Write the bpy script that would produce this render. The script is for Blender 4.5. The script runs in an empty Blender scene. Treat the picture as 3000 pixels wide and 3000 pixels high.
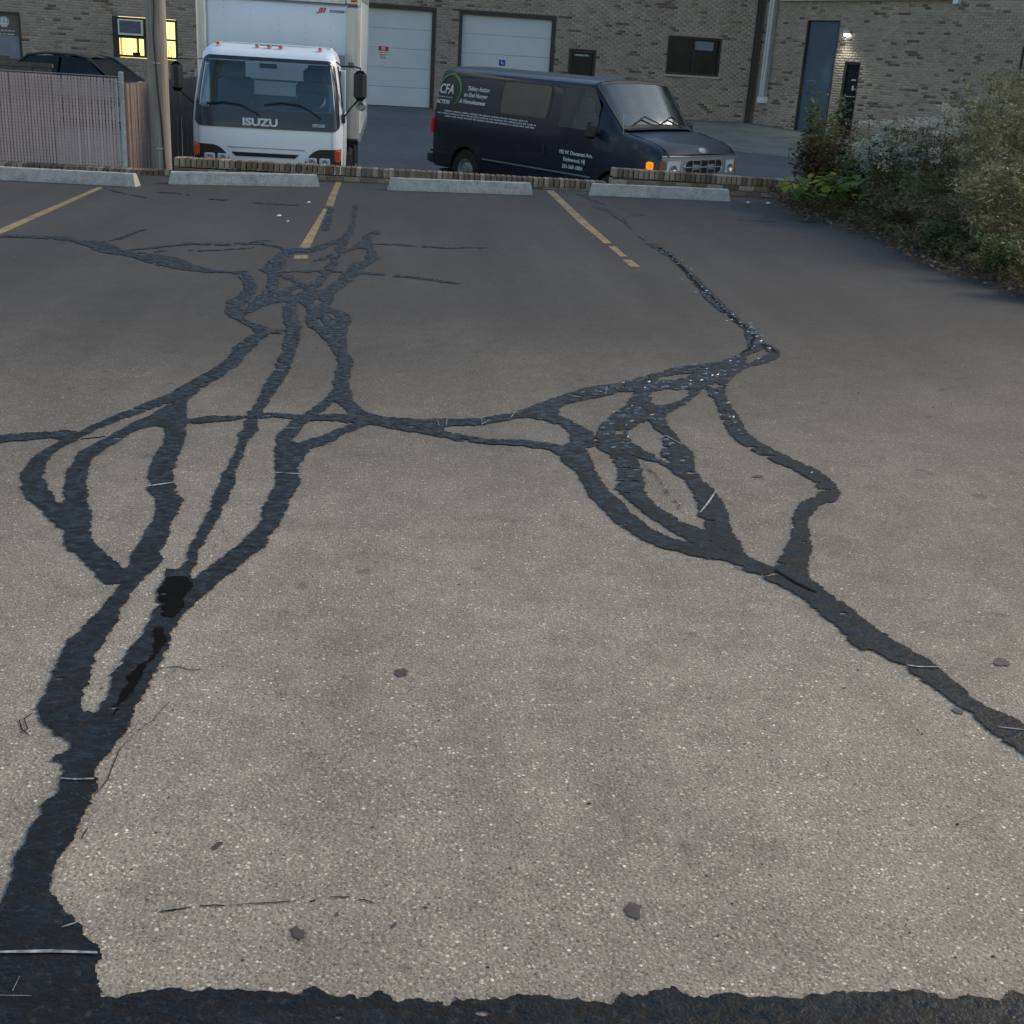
import bpy, math, random
import numpy as np
from mathutils import Matrix, Vector
random.seed(7); rng=np.random.default_rng(11)
SC=bpy.context.scene
# ------------------------------------------------------------------ camera
R=[[0.9946371150376311,-0.024512213037078515,-0.10047965367000196],[-0.08566978398565887,0.34903810917009115,-0.9331843796693224],[0.057945642644371485,0.936787889417339,0.3450663019472322]]
cd=bpy.data.cameras.new('camera'); cam=bpy.data.objects.new('camera',cd); SC.collection.objects.link(cam)
M4=Matrix(R).to_4x4(); M4.translation=Vector((0,0,1.5)); cam.matrix_world=M4
cd.sensor_fit='HORIZONTAL'; cd.sensor_width=36.0; cd.lens=36*3573/3000; cd.clip_start=.05; cd.clip_end=500
SC.camera=cam
# ------------------------------------------------------------------ light: dusk sky, low soft sun over the end of the building's side wing
SUN_EL=math.radians(26); SUN_AZ=math.radians(68)    # azimuth measured from +Y towards +X
wd=bpy.data.worlds.new('World'); SC.world=wd; wd.use_nodes=True
nt=wd.node_tree; bg=nt.nodes['Background']; sky=nt.nodes.new('ShaderNodeTexSky'); sky.sky_type='NISHITA'
sky.sun_disc=False; sky.sun_elevation=SUN_EL; sky.sun_rotation=SUN_AZ; sky.air_density=1.3; sky.dust_density=1.2; sky.ozone_density=1.0
nt.links.new(sky.outputs[0],bg.inputs[0]); bg.inputs[1].default_value=0.072
sl=bpy.data.lights.new('sun','SUN'); sl.energy=1.5; sl.angle=math.radians(26); sl.color=(1.0,.84,.63)
so=bpy.data.objects.new('sun',sl); SC.collection.objects.link(so)
sdir=Vector((math.sin(SUN_AZ)*math.cos(SUN_EL),math.cos(SUN_AZ)*math.cos(SUN_EL),math.sin(SUN_EL)))
so.rotation_euler=sdir.to_track_quat('Z','Y').to_euler(); so.location=(0,20,30)
SC.view_settings.view_transform='Standard'; SC.view_settings.look='None'; SC.view_settings.exposure=1.64; SC.view_settings.gamma=1
SC.view_settings.use_curve_mapping=False
SC.render.engine='CYCLES'; SC.cycles.max_bounces=6; SC.cycles.transparent_max_bounces=12; SC.cycles.caustics_reflective=False; SC.cycles.caustics_refractive=False
COL=SC.collection
SLOPE=.015
def zlot(x,y=0): return SLOPE*x
def zlow(x,y): return -.80+.022*(y-16.5) if y<23 else -.657+.0555*(y-23)

# ------------------------------------------------------------------ helpers
class MB:
    def __init__(s): s.v=[]; s.f=[]; s.t=[]
    def add(s,vs,fs,tone=.5):
        n=len(s.v); s.v+= [tuple(p) for p in vs]; s.f+=[tuple(i+n for i in f) for f in fs]; s.t+=[tone]*len(fs); return s
    def box(s,a,b,tone=.5,m=None):
        x0,y0,z0=a; x1,y1,z1=b
        vs=[(x0,y0,z0),(x1,y0,z0),(x1,y1,z0),(x0,y1,z0),(x0,y0,z1),(x1,y0,z1),(x1,y1,z1),(x0,y1,z1)]
        if m is not None: vs=[m@Vector(p) for p in vs]
        return s.add(vs,[(0,3,2,1),(4,5,6,7),(0,1,5,4),(1,2,6,5),(2,3,7,6),(3,0,4,7)],tone)
    def bbox(s,a,b,r=.01,tone=.5,m=None):      # box with chamfered edges
        x0,y0,z0=a; x1,y1,z1=b; vs=[]; 
        for z,i in ((z0,r),(z0+r,0),(z1-r,0),(z1,r)):
            k=r
            for (x,y) in ((x0+i+k,y0+i),(x1-i-k,y0+i),(x1-i,y0+i+k),(x1-i,y1-i-k),(x1-i-k,y1-i),(x0+i+k,y1-i),(x0+i,y1-i-k),(x0+i,y0+i+k)): vs.append((x,y,z))
        fs=[tuple(range(7,-1,-1)),tuple(range(24,32))]
        for l in range(3):
            for j in range(8): a_=l*8+j; b_=l*8+(j+1)%8; fs.append((a_,b_,b_+8,a_+8))
        if m is not None: vs=[m@Vector(p) for p in vs]
        return s.add(vs,fs,tone)
    def tube(s,pts,r,n=8,cap=True,tone=.5):
        pts=[Vector(p) for p in pts]; rs=r if isinstance(r,(list,tuple)) else [r]*len(pts); vs=[]; fs=[]
        up=Vector((0,0,1)); d0=(pts[1]-pts[0]).normalized()
        if abs(d0.dot(up))>.95: up=Vector((1,0,0))
        for i,p in enumerate(pts):
            d=(pts[min(i+1,len(pts)-1)]-pts[max(i-1,0)]).normalized(); a=d.cross(up).normalized(); b=d.cross(a).normalized()
            for k in range(n):
                t=2*math.pi*k/n; vs.append(p+(a*math.cos(t)+b*math.sin(t))*rs[i])
        for i in range(len(pts)-1):
            for k in range(n): a_=i*n+k; b_=i*n+(k+1)%n; fs.append((a_,a_+n,b_+n,b_))
        if cap: fs.append(tuple(range(n))); fs.append(tuple(range(len(pts)*n-1,(len(pts)-1)*n-1,-1)))
        return s.add(vs,fs,tone)
    def lathe(s,prof,c,axis,n=24,tone=.5):     # prof: (radius, along axis)
        axis=Vector(axis).normalized(); u=axis.orthogonal().normalized(); w=axis.cross(u); c=Vector(c); vs=[]; fs=[]
        for r,h in prof:
            for k in range(n): t=2*math.pi*k/n; vs.append(c+axis*h+(u*math.cos(t)+w*math.sin(t))*r)
        for i in range(len(prof)-1):
            for k in range(n): a_=i*n+k; b_=i*n+(k+1)%n; fs.append((a_,b_,b_+n,a_+n))
        return s.add(vs,fs,tone)
    def prism(s,poly,d0,d1,fn,tone=.5):        # poly 2D, extruded between d0 and d1 by fn(a,b,d)->3D
        n=len(poly); vs=[fn(a,b,d0) for a,b in poly]+[fn(a,b,d1) for a,b in poly]
        fs=[tuple(range(n-1,-1,-1)),tuple(range(n,2*n))]+[(i,(i+1)%n,(i+1)%n+n,i+n) for i in range(n)]
        return s.add(vs,fs,tone)
    def grid(s,fn,nu,nv,skip=None,tone=.5):
        vs=[fn(i/nu,j/nv) for j in range(nv+1) for i in range(nu+1)]; fs=[]
        for j in range(nv):
            for i in range(nu):
                if skip and skip(i,j): continue
                a=j*(nu+1)+i; fs.append((a,a+1,a+nu+2,a+nu+1))
        return s.add(vs,fs,tone)
    def build(s,name,mat,parent=None,smooth=False,bevel=0,fix=True):
        me=bpy.data.meshes.new(name); me.from_pydata([tuple(v) for v in s.v],[],s.f); me.update()
        at=me.attributes.new('tone','FLOAT','FACE'); at.data.foreach_set('value',s.t)
        me.materials.append(mat)
        if fix and len(s.f)<20000:
            import bmesh
            b=bmesh.new(); b.from_mesh(me); bmesh.ops.recalc_face_normals(b,faces=b.faces); b.to_mesh(me); b.free()
        if smooth: me.polygons.foreach_set('use_smooth',[True]*len(me.polygons))
        o=bpy.data.objects.new(name,me); COL.objects.link(o)
        if parent: o.parent=parent
        if bevel:
            m=o.modifiers.new('bevel','BEVEL'); m.width=bevel; m.segments=2; m.limit_method='ANGLE'; m.angle_limit=math.radians(35)
        if smooth and hasattr(me,'set_sharp_from_angle'): me.set_sharp_from_angle(angle=math.radians(38))
        return o
def npmesh(name,V,F,mat,parent=None,tone=None,smooth=False):
    me=bpy.data.meshes.new(name); V=np.asarray(V,dtype=np.float32); F=np.asarray(F,dtype=np.int32); k=F.shape[1]
    me.vertices.add(len(V)); me.vertices.foreach_set('co',V.ravel()); me.loops.add(F.size); me.loops.foreach_set('vertex_index',F.ravel())
    me.polygons.add(len(F)); me.polygons.foreach_set('loop_start',np.arange(0,F.size,k,dtype=np.int32)); me.update(calc_edges=True)
    if tone is not None: at=me.attributes.new('tone','FLOAT','FACE'); at.data.foreach_set('value',np.asarray(tone,dtype=np.float32))
    if smooth: me.polygons.foreach_set('use_smooth',np.ones(len(F),dtype=bool))
    me.materials.append(mat); me.validate()
    o=bpy.data.objects.new(name,me); COL.objects.link(o)
    if parent: o.parent=parent
    return o
def empty(name,loc=(0,0,0)):
    o=bpy.data.objects.new(name,None); o.location=loc; o.empty_display_size=.2; COL.objects.link(o); return o
def tag(o,label=None,cat=None,group=None,kind=None):
    if label: o['label']=label
    if cat: o['category']=cat
    if group: o['group']=group
    if kind: o['kind']=kind
    return o
def inst(o,name,parent,mw):
    c=o.copy(); c.name=name; COL.objects.link(c); c.parent=parent; c.matrix_local=mw; return c
def text(name,s,mat,parent,origin,xdir,ydir,size,shear=0,bold=0,extr=.002,align='LEFT',wscale=1.0):
    cu=bpy.data.curves.new(name,'FONT'); cu.body=s; cu.size=size; cu.shear=shear; cu.offset=bold; cu.extrude=extr; cu.align_x=align; cu.resolution_u=3
    t=bpy.data.objects.new(name,cu); COL.objects.link(t); bpy.context.view_layer.update()
    me=bpy.data.meshes.new_from_object(t.evaluated_get(bpy.context.evaluated_depsgraph_get())); bpy.data.objects.remove(t); bpy.data.curves.remove(cu)
    me.name=name; me.materials.clear(); me.materials.append(mat)
    X=Vector(xdir).normalized(); Y=Vector(ydir).normalized(); Z=X.cross(Y)
    m=Matrix([[X[i]*wscale,Y[i],Z[i],origin[i]] for i in range(3)]+[[0,0,0,1]]); me.transform(m)
    o=bpy.data.objects.new(name,me); COL.objects.link(o); o.parent=parent; return o

# ------------------------------------------------------------------ materials
def newmat(name):
    m=bpy.data.materials.new(name); m.use_nodes=True; n=m.node_tree; b=n.nodes['Principled BSDF']; return m,n,b
def nd(n,t,**k):
    x=n.nodes.new(t)
    for a,v in k.items():
        if a in x.inputs: x.inputs[a].default_value=v
        else: setattr(x,a,v)
    return x
def ramp(n,src,stops,interp='LINEAR'):
    r=n.nodes.new('ShaderNodeValToRGB'); r.color_ramp.interpolation=interp; e=r.color_ramp.elements
    while len(e)<len(stops): e.new(.5)
    for el,(p,c) in zip(e,stops): el.position=p; el.color=(c[0],c[1],c[2],1) if not isinstance(c,(int,float)) else (c,c,c,1)
    n.links.new(src,r.inputs[0]); return r.outputs[0]
def mixc(n,a,b,f,mode='MIX'):
    m=n.nodes.new('ShaderNodeMix'); m.data_type='RGBA'; m.blend_type=mode
    for i,v in ((0,f),(6,a),(7,b)):
        if hasattr(v,'links') or hasattr(v,'is_output'): n.links.new(v,m.inputs[i])
        else: m.inputs[i].default_value=v if isinstance(v,(int,float)) else (v[0],v[1],v[2],1)
    return m.outputs[2]
def mathn(n,op,a,b=None,c=None):
    m=n.nodes.new('ShaderNodeMath'); m.operation=op
    for i,v in enumerate((a,b,c)):
        if v is None: continue
        if hasattr(v,'is_output'): n.links.new(v,m.inputs[i])
        else: m.inputs[i].default_value=v
    return m.outputs[0]
def coords(n,scale=(1,1,1)):
    tc=n.nodes.new('ShaderNodeTexCoord'); mp=n.nodes.new('ShaderNodeMapping'); mp.inputs['Scale'].default_value=scale
    n.links.new(tc.outputs['Object'],mp.inputs[0]); return mp.outputs[0]
def noise(n,co,s,d=3,r=.55):
    x=nd(n,'ShaderNodeTexNoise'); x.inputs['Scale'].default_value=s; x.inputs['Detail'].default_value=d; x.inputs['Roughness'].default_value=r; n.links.new(co,x.inputs['Vector']); return x.outputs[0]
def bump(n,b,h,st=.3,dist=.01):
    x=nd(n,'ShaderNodeBump'); x.inputs['Strength'].default_value=st; x.inputs['Distance'].default_value=dist; n.links.new(h,x.inputs['Height']); n.links.new(x.outputs[0],b.inputs['Normal'])
def plain(name,c,rough=.6,metal=0,spec=.5,var=.12,scale=6,bmp=0,coat=0,vs=(1,1,1)):
    m,n,b=newmat(name); co=coords(n,vs); f=noise(n,co,scale,5)
    lo=tuple(v*(1-var) for v in c); hi=tuple(min(1,v*(1+var)) for v in c)
    n.links.new(ramp(n,f,[(.3,lo),(.7,hi)]),b.inputs['Base Color'])
    b.inputs['Roughness'].default_value=rough; b.inputs['Metallic'].default_value=metal; b.inputs['Specular IOR Level'].default_value=spec
    b.inputs['Coat Weight'].default_value=coat; b.inputs['Coat Roughness'].default_value=.06
    if bmp: bump(n,b,noise(n,co,scale*12,4),bmp,.004)
    return m
def emis(name,c,s):
    m,n,b=newmat(name); b.inputs['Base Color'].default_value=(c[0]*.5,c[1]*.5,c[2]*.5,1); b.inputs['Emission Color'].default_value=(*c,1); b.inputs['Emission Strength'].default_value=s; return m
def glass(name,tint,gl=.12,rough=.03):
    m=bpy.data.materials.new(name); m.use_nodes=True; n=m.node_tree; n.nodes.clear(); out=n.nodes.new('ShaderNodeOutputMaterial')
    t=n.nodes.new('ShaderNodeBsdfTransparent'); t.inputs[0].default_value=(*tint,1); g=n.nodes.new('ShaderNodeBsdfGlossy'); g.inputs['Roughness'].default_value=rough; g.inputs[0].default_value=(.72,.88,1,1)
    fr=n.nodes.new('ShaderNodeFresnel'); fr.inputs[0].default_value=1.5; f=mathn(n,'ADD',fr.outputs[0],gl); mx=n.nodes.new('ShaderNodeMixShader')
    n.links.new(f,mx.inputs[0]); n.links.new(t.outputs[0],mx.inputs[1]); n.links.new(g.outputs[0],mx.inputs[2]); n.links.new(mx.outputs[0],out.inputs[0]); return m
MT={}
def asphalt(name,base,warm,chips=1.0,far=False):
    m,n,b=newmat(name); co=coords(n)
    v1=nd(n,'ShaderNodeTexVoronoi'); v1.inputs['Scale'].default_value=105; n.links.new(co,v1.inputs['Vector'])
    v2=nd(n,'ShaderNodeTexVoronoi'); v2.inputs['Scale'].default_value=300; n.links.new(co,v2.inputs['Vector'])
    v3=nd(n,'ShaderNodeTexVoronoi'); v3.inputs['Scale'].default_value=38; n.links.new(co,v3.inputs['Vector'])
    s1=nd(n,'ShaderNodeSeparateColor'); n.links.new(v1.outputs['Color'],s1.inputs[0]); s2=nd(n,'ShaderNodeSeparateColor'); n.links.new(v2.outputs['Color'],s2.inputs[0]); s3=nd(n,'ShaderNodeSeparateColor'); n.links.new(v3.outputs['Color'],s3.inputs[0])
    g=lambda k,w=(1,1,1):(base*k*warm[0]*w[0],base*k*warm[1]*w[1],base*k*warm[2]*w[2])
    c2=ramp(n,s2.outputs[0],[(0,g(.35)),(.12,g(.8)),(.5,g(1.0)),(.93,g(1.25)),(1,g(2.6))])
    c1=ramp(n,s1.outputs[0],[(0,g(.45)),(.10,g(.7)),(.3,g(.95,(.9,1,1.08))),(.6,g(1.05,(1.1,1,.92))),(.86,g(1.35)),(.94,g(1.8)),(.988,g(3.2)),(1,g(4.2))])
    chip=ramp(n,v1.outputs['Distance'],[(.22,1),(.5,0)]); c=mixc(n,c2,c1,mathn(n,'MULTIPLY',chip,.85*chips))
    # sparse bigger stones: pale and dark
    pick=ramp(n,s3.outputs[1],[(0,1),(.022,1),(.025,0),(.985,0),(.988,1)],'CONSTANT')
    rad=ramp(n,v3.outputs['Distance'],[(.10,1),(.17,0)]); big=mathn(n,'MULTIPLY',mathn(n,'MULTIPLY',pick,rad),.9*chips)
    bc=ramp(n,s3.outputs[1],[(0,(.02,.02,.022)),(.5,(.5,.47,.42))],'CONSTANT'); c=mixc(n,c,bc,big)
    # broad tonal wear
    w1=ramp(n,noise(n,co,.45,5,.6),[(.3,.80),(.7,1.14)]); w2=ramp(n,noise(n,co,6.5,6,.7),[(.3,.80),(.7,1.16)])
    c=mixc(n,c,w1,1.0,'MULTIPLY'); c=mixc(n,c,w2,1.0,'MULTIPLY')
    # light falloff painted in: asphalt darkens away from the camera and towards the bushes
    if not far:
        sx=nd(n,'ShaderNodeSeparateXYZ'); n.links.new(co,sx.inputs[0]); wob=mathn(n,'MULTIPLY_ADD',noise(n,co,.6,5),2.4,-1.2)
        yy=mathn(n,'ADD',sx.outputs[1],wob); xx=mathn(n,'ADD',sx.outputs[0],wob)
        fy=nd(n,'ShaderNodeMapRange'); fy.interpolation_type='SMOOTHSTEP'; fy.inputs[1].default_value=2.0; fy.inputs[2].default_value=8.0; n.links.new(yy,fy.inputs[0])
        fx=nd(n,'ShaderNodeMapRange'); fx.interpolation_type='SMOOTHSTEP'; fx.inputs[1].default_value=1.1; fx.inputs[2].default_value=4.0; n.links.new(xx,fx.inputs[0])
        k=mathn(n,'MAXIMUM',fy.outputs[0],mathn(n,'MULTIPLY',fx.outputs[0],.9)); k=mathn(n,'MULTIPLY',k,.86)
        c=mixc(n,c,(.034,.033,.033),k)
        tr=n.nodes.new('ShaderNodeMapping'); tr.inputs['Scale'].default_value=(1.5,.16,1); n.links.new(co,tr.inputs[0]); c=mixc(n,c,ramp(n,noise(n,tr.outputs[0],1.0,5,.6),[(.32,.84),(.68,1.13)]),1.0,'MULTIPLY')
        dr=noise(n,co,9,2,.4); c=mixc(n,c,(.04,.036,.034),mathn(n,'MULTIPLY',ramp(n,dr,[(.70,0),(.76,1)]),.45))
    n.links.new(c,b.inputs['Base Color']); b.inputs['Roughness'].default_value=.85; b.inputs['Specular IOR Level'].default_value=.25
    h=mathn(n,'ADD',mathn(n,'MULTIPLY',v1.outputs['Distance'],-.7),mathn(n,'MULTIPLY',noise(n,co,160,3),.6)); bump(n,b,h,.5,.004)
    return m
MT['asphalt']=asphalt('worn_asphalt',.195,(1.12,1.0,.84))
MT['asphalt_low']=asphalt('lower_asphalt',.14,(1,1,.98),.6,True)
def sealant():
    m,n,b=newmat('sealant_tar'); co=coords(n); st=coords(n,(1.2,1.7,1))
    f=noise(n,st,9,6,.65); f2=noise(n,co,60,4,.6)
    c=ramp(n,f,[(.3,(.0012,.0016,.0023)),(.52,(.0028,.0036,.0052)),(.72,(.010,.0130,.0175))]); sp=ramp(n,f2,[(.56,0),(.70,1)]); c=mixc(n,c,(.05,.055,.06),mathn(n,'MULTIPLY',sp,.38))
    n.links.new(c,b.inputs['Base Color']); n.links.new(ramp(n,noise(n,st,22,4),[(.36,.24),(.5,.55),(.64,.85)]),b.inputs['Roughness']); b.inputs['Specular IOR Level'].default_value=.26
    h=mathn(n,'ADD',mathn(n,'MULTIPLY',noise(n,st,34,5,.6),1.0),mathn(n,'MULTIPLY',noise(n,co,140,2),.5)); bump(n,b,h,.55,.006); return m
MT['seal']=sealant()
MT['wet']=plain('damp_tar',(.0022,.0019,.0016),.85,spec=.08,var=.5,scale=14,bmp=.4)
MT['open']=plain('open_crack',(.004,.004,.004),.95,spec=.1)
MT['scrape']=plain('scraped_tar',(.21,.23,.24),.7,var=.6,scale=60)
MT['sheen_fleck']=plain('tar_sheen_paint',(.16,.19,.22),.3,var=.5,scale=40); MT['spot']=plain('oil_spot',(.045,.036,.036),.7,var=.4,scale=50,bmp=.3)
def yellow():
    m,n,b=newmat('yellow_paint'); co=coords(n); f=noise(n,co,26,6,.7); f2=noise(n,co,3,4)
    k=ramp(n,mathn(n,'ADD',mathn(n,'MULTIPLY',f,.7),mathn(n,'MULTIPLY',f2,.3)),[(.38,1),(.52,.35),(.60,.05)])
    n.links.new(mixc(n,(.085,.078,.066),(.43,.28,.09),k),b.inputs['Base Color']); b.inputs['Roughness'].default_value=.75; bump(n,b,noise(n,co,150,3),.4,.003); return m
MT['yellow']=yellow()
def concrete(name,c,sc=3):
    m,n,b=newmat(name); co=coords(n); a=noise(n,co,sc,7,.65); g=noise(n,co,90,3)
    col=ramp(n,a,[(.28,tuple(v*.62 for v in c)),(.5,c),(.75,tuple(v*1.22 for v in c))]); col=mixc(n,col,ramp(n,g,[(.35,.72),(.65,1.15)]),1.0,'MULTIPLY')
    n.links.new(col,b.inputs['Base Color']); b.inputs['Roughness'].default_value=.9; b.inputs['Specular IOR Level'].default_value=.2; bump(n,b,g,.6,.004); return m
MT['stop']=concrete('wheel_stop_concrete',(.43,.405,.365),9); MT['apron']=concrete('apron_concrete',(.26,.25,.215),1.2)
def brick(name,obj=False,cap=False):
    m,n,b=newmat(name); co=coords(n)
    if obj: s=n.nodes.new('ShaderNodeObjectInfo').outputs['Random']
    else: a=n.nodes.new('ShaderNodeAttribute'); a.attribute_name='tone'; s=a.outputs['Fac']
    if cap: st=[(0,(.13,.09,.065)),(.25,(.20,.14,.10)),(.6,(.26,.19,.14)),(.8,(.32,.25,.19)),(1,(.38,.31,.24))]
    else: st=[(0,(.115,.09,.075)),(.045,(.165,.125,.10)),(.055,(.24,.17,.135)),(.12,(.29,.215,.165)),(.16,(.32,.255,.195)),(.5,(.335,.28,.228)),(.8,(.355,.30,.248)),(1,(.375,.32,.265))]
    c=ramp(n,s,st); g=noise(n,co,28,5,.65); c=mixc(n,c,ramp(n,g,[(.3,.74),(.7,1.2)]),1.0,'MULTIPLY'); big=noise(n,co,.5,4); c=mixc(n,c,ramp(n,big,[(.3,.85),(.7,1.1)]),1.0,'MULTIPLY')
    n.links.new(c,b.inputs['Base Color']); b.inputs['Roughness'].default_value=.9; b.inputs['Specular IOR Level'].default_value=.2; bump(n,b,noise(n,co,70,4),.6,.006); return m
MT['brick']=brick('tan_brick'); MT['bricko']=brick('tan_brick_piece',True); MT['cap']=brick('kerb_brick',True,True)
MT['mortar']=concrete('mortar',(.31,.265,.22),5)
MT['white']=plain('white_truck_paint',(.72,.76,.80),.38,coat=.25,var=.03,scale=2)
MT['boxwhite']=plain('white_box_panel',(.66,.72,.79),.45,var=.05,scale=1.4,vs=(1,1,.3))
MT['alu']=plain('brushed_metal',(.52,.53,.53),.36,metal=.75,var=.12,scale=3,vs=(8,8,.6))
MT['grey_metal']=plain('galvanised_metal',(.42,.45,.47),.5,metal=.6,var=.15,scale=8)
MT['black']=plain('black_plastic',(.014,.015,.017),.5,var=.3)
MT['rubber']=plain('tyre_rubber',(.018,.018,.018),.85,var=.3,scale=20)
MT['dark']=plain('dark_void',(.010,.011,.013),.8)
MT['frit']=plain('dark_glossy_panel',(.022,.030,.040),.22,var=.12)
MT['navy']=plain('navy_van_paint',(.0075,.014,.028),.45,spec=.32,coat=.22,var=.12,scale=1.5)
MT['chrome']=plain('dull_chrome',(.55,.57,.58),.22,metal=.9,var=.08)
MT['silver']=plain('silver_plastic',(.26,.28,.29),.35,metal=.3,var=.06)
MT['lamp']=plain('headlamp_lens',(.55,.58,.62),.08,spec=.9,var=.25,scale=30)
MT['orange']=plain('orange_lens',(.55,.075,.02),.2,spec=.7,var=.15,scale=30)
MT['amber']=emis('amber_lens_painted_reflex',(1.0,.20,.006),.42)  # unlit lens; emission paints the light it throws back
MT['amberdull']=plain('amber_lens',(.30,.12,.06),.2)
MT['red']=emis('red_tail_lens',(.55,.02,.03),.05)
MT['redp']=plain('red_print',(.45,.02,.03),.5); MT['bluep']=plain('blue_print',(.02,.05,.30),.5); MT['greenp']=plain('green_print',(.08,.27,.04),.5)
MT['whitep']=plain('white_print',(.62,.66,.68),.5,var=.05); MT['palep']=plain('pale_print',(.30,.36,.40),.5,var=.4,scale=18); MT['greyp']=plain('grey_print',(.17,.19,.23),.5)
MT['glassT']=glass('truck_windscreen',(.78,.92,.96),.03); MT['glassV']=glass('van_glass',(.24,.30,.32),.02,.05)
MT['glassVW']=glass('van_windscreen',(.34,.44,.50),.03,.10)
MT['glassW']=glass('building_glass',(.88,.9,.86),.0); MT['paneglass']=plain('dark_window_glass',(.009,.013,.016),.22,spec=.22,var=.4,scale=3)
MT['dullglass']=plain('tinted_side_glass',(.035,.045,.040),.22,spec=.6,var=.25,scale=2)
MT['door']=plain('garage_door_white',(.54,.57,.59),.5,var=.05,scale=1.2); MT['frame']=plain('dark_brown_trim',(.035,.028,.024),.6,var=.3)
MT['bluedoor']=plain('blue_steel_door',(.065,.095,.135),.5,var=.12,scale=3); MT['browndoor']=plain('brown_door',(.10,.07,.06),.45,var=.25)
MT['lit']=emis('lit_room',(1.0,.80,.27),.85); MT['litwarm']=emis('lit_blind',(.9,.5,.2),.35)
MT['wallpack']=emis('wall_lamp_glow',(.95,.97,1.0),5.0)
MT['fence']=plain('fence_slat',(.56,.405,.37),.75,var=.2,scale=14,vs=(1,1,.12)); MT['fencedark']=plain('fence_slat_shaded_side',(.20,.155,.14),.8,var=.2,scale=14)  # second slat tone has the side run's shade put into its colour
MT['brownwall']=plain('brown_painted_boards',(.105,.078,.062),.85,var=.25,scale=5)
def wood():
    m,n,b=newmat('weathered_pole_wood'); co=coords(n,(1,1,.03)); f=noise(n,co,26,8,.7)
    n.links.new(ramp(n,f,[(.28,(.13,.105,.085)),(.5,(.26,.22,.185)),(.72,(.36,.315,.27))]),b.inputs['Base Color']); b.inputs['Roughness'].default_value=.9; bump(n,b,f,.7,.01); return m
MT['wood']=wood()
MT['seat']=plain('grey_seat_fabric',(.075,.095,.11),.9); MT['seatv']=plain('tan_seat_fabric',(.30,.31,.27),.9); MT['dash']=plain('dashboard',(.17,.20,.215),.7)
MT['carblack']=plain('black_car_paint',(.008,.009,.010),.25,coat=1,var=.1); MT['soil']=plain('dark_soil',(.060,.045,.033),.95,var=.5,scale=9,bmp=.8)
def leafm(name,stops,rough=.6):
    m,n,b=newmat(name); a=n.nodes.new('ShaderNodeAttribute'); a.attribute_name='tone'; n.links.new(ramp(n,a.outputs['Fac'],stops),b.inputs['Base Color']); b.inputs['Roughness'].default_value=rough; b.inputs['Specular IOR Level'].default_value=.3
    tl=n.nodes.new('ShaderNodeBsdfTranslucent'); n.links.new(b.inputs['Base Color'].links[0].from_socket,tl.inputs[0]); mx=n.nodes.new('ShaderNodeMixShader'); mx.inputs[0].default_value=.38; n.links.new(b.outputs[0],mx.inputs[1]); n.links.new(tl.outputs[0],mx.inputs[2]); n.links.new(mx.outputs[0],n.nodes['Material Output'].inputs[0]); return m
MT['lgreen']=leafm('green_leaves',[(0,(.05,.07,.03)),(.5,(.095,.13,.045)),(.85,(.16,.185,.06)),(1,(.30,.28,.09))])
MT['lred']=leafm('reddish_leaves',[(0,(.05,.04,.022)),(.4,(.06,.08,.03)),(.7,(.15,.085,.045)),(1,(.26,.16,.07))])
MT['lvine']=leafm('vine_leaves',[(0,(.05,.10,.022)),(.5,(.12,.18,.03)),(1,(.28,.30,.05))])
MT['head']=leafm('pale_seed_heads',[(0,(.30,.30,.25)),(.5,(.48,.47,.41)),(1,(.66,.65,.58))])
MT['tan']=leafm('dry_tan_grass',[(0,(.075,.085,.04)),(.4,(.17,.165,.09)),(.75,(.27,.245,.155)),(1,(.40,.37,.26))])
MT['brush']=leafm('brown_brush',[(0,(.08,.065,.038)),(.4,(.12,.115,.055)),(.75,(.25,.20,.115)),(1,(.42,.34,.21))])
MT['litter']=leafm('leaf_litter',[(0,(.06,.04,.03)),(.5,(.16,.11,.075)),(.9,(.28,.20,.14)),(1,(.45,.42,.38))])
MT['stem']=plain('plant_stem',(.10,.085,.045),.8)
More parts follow.
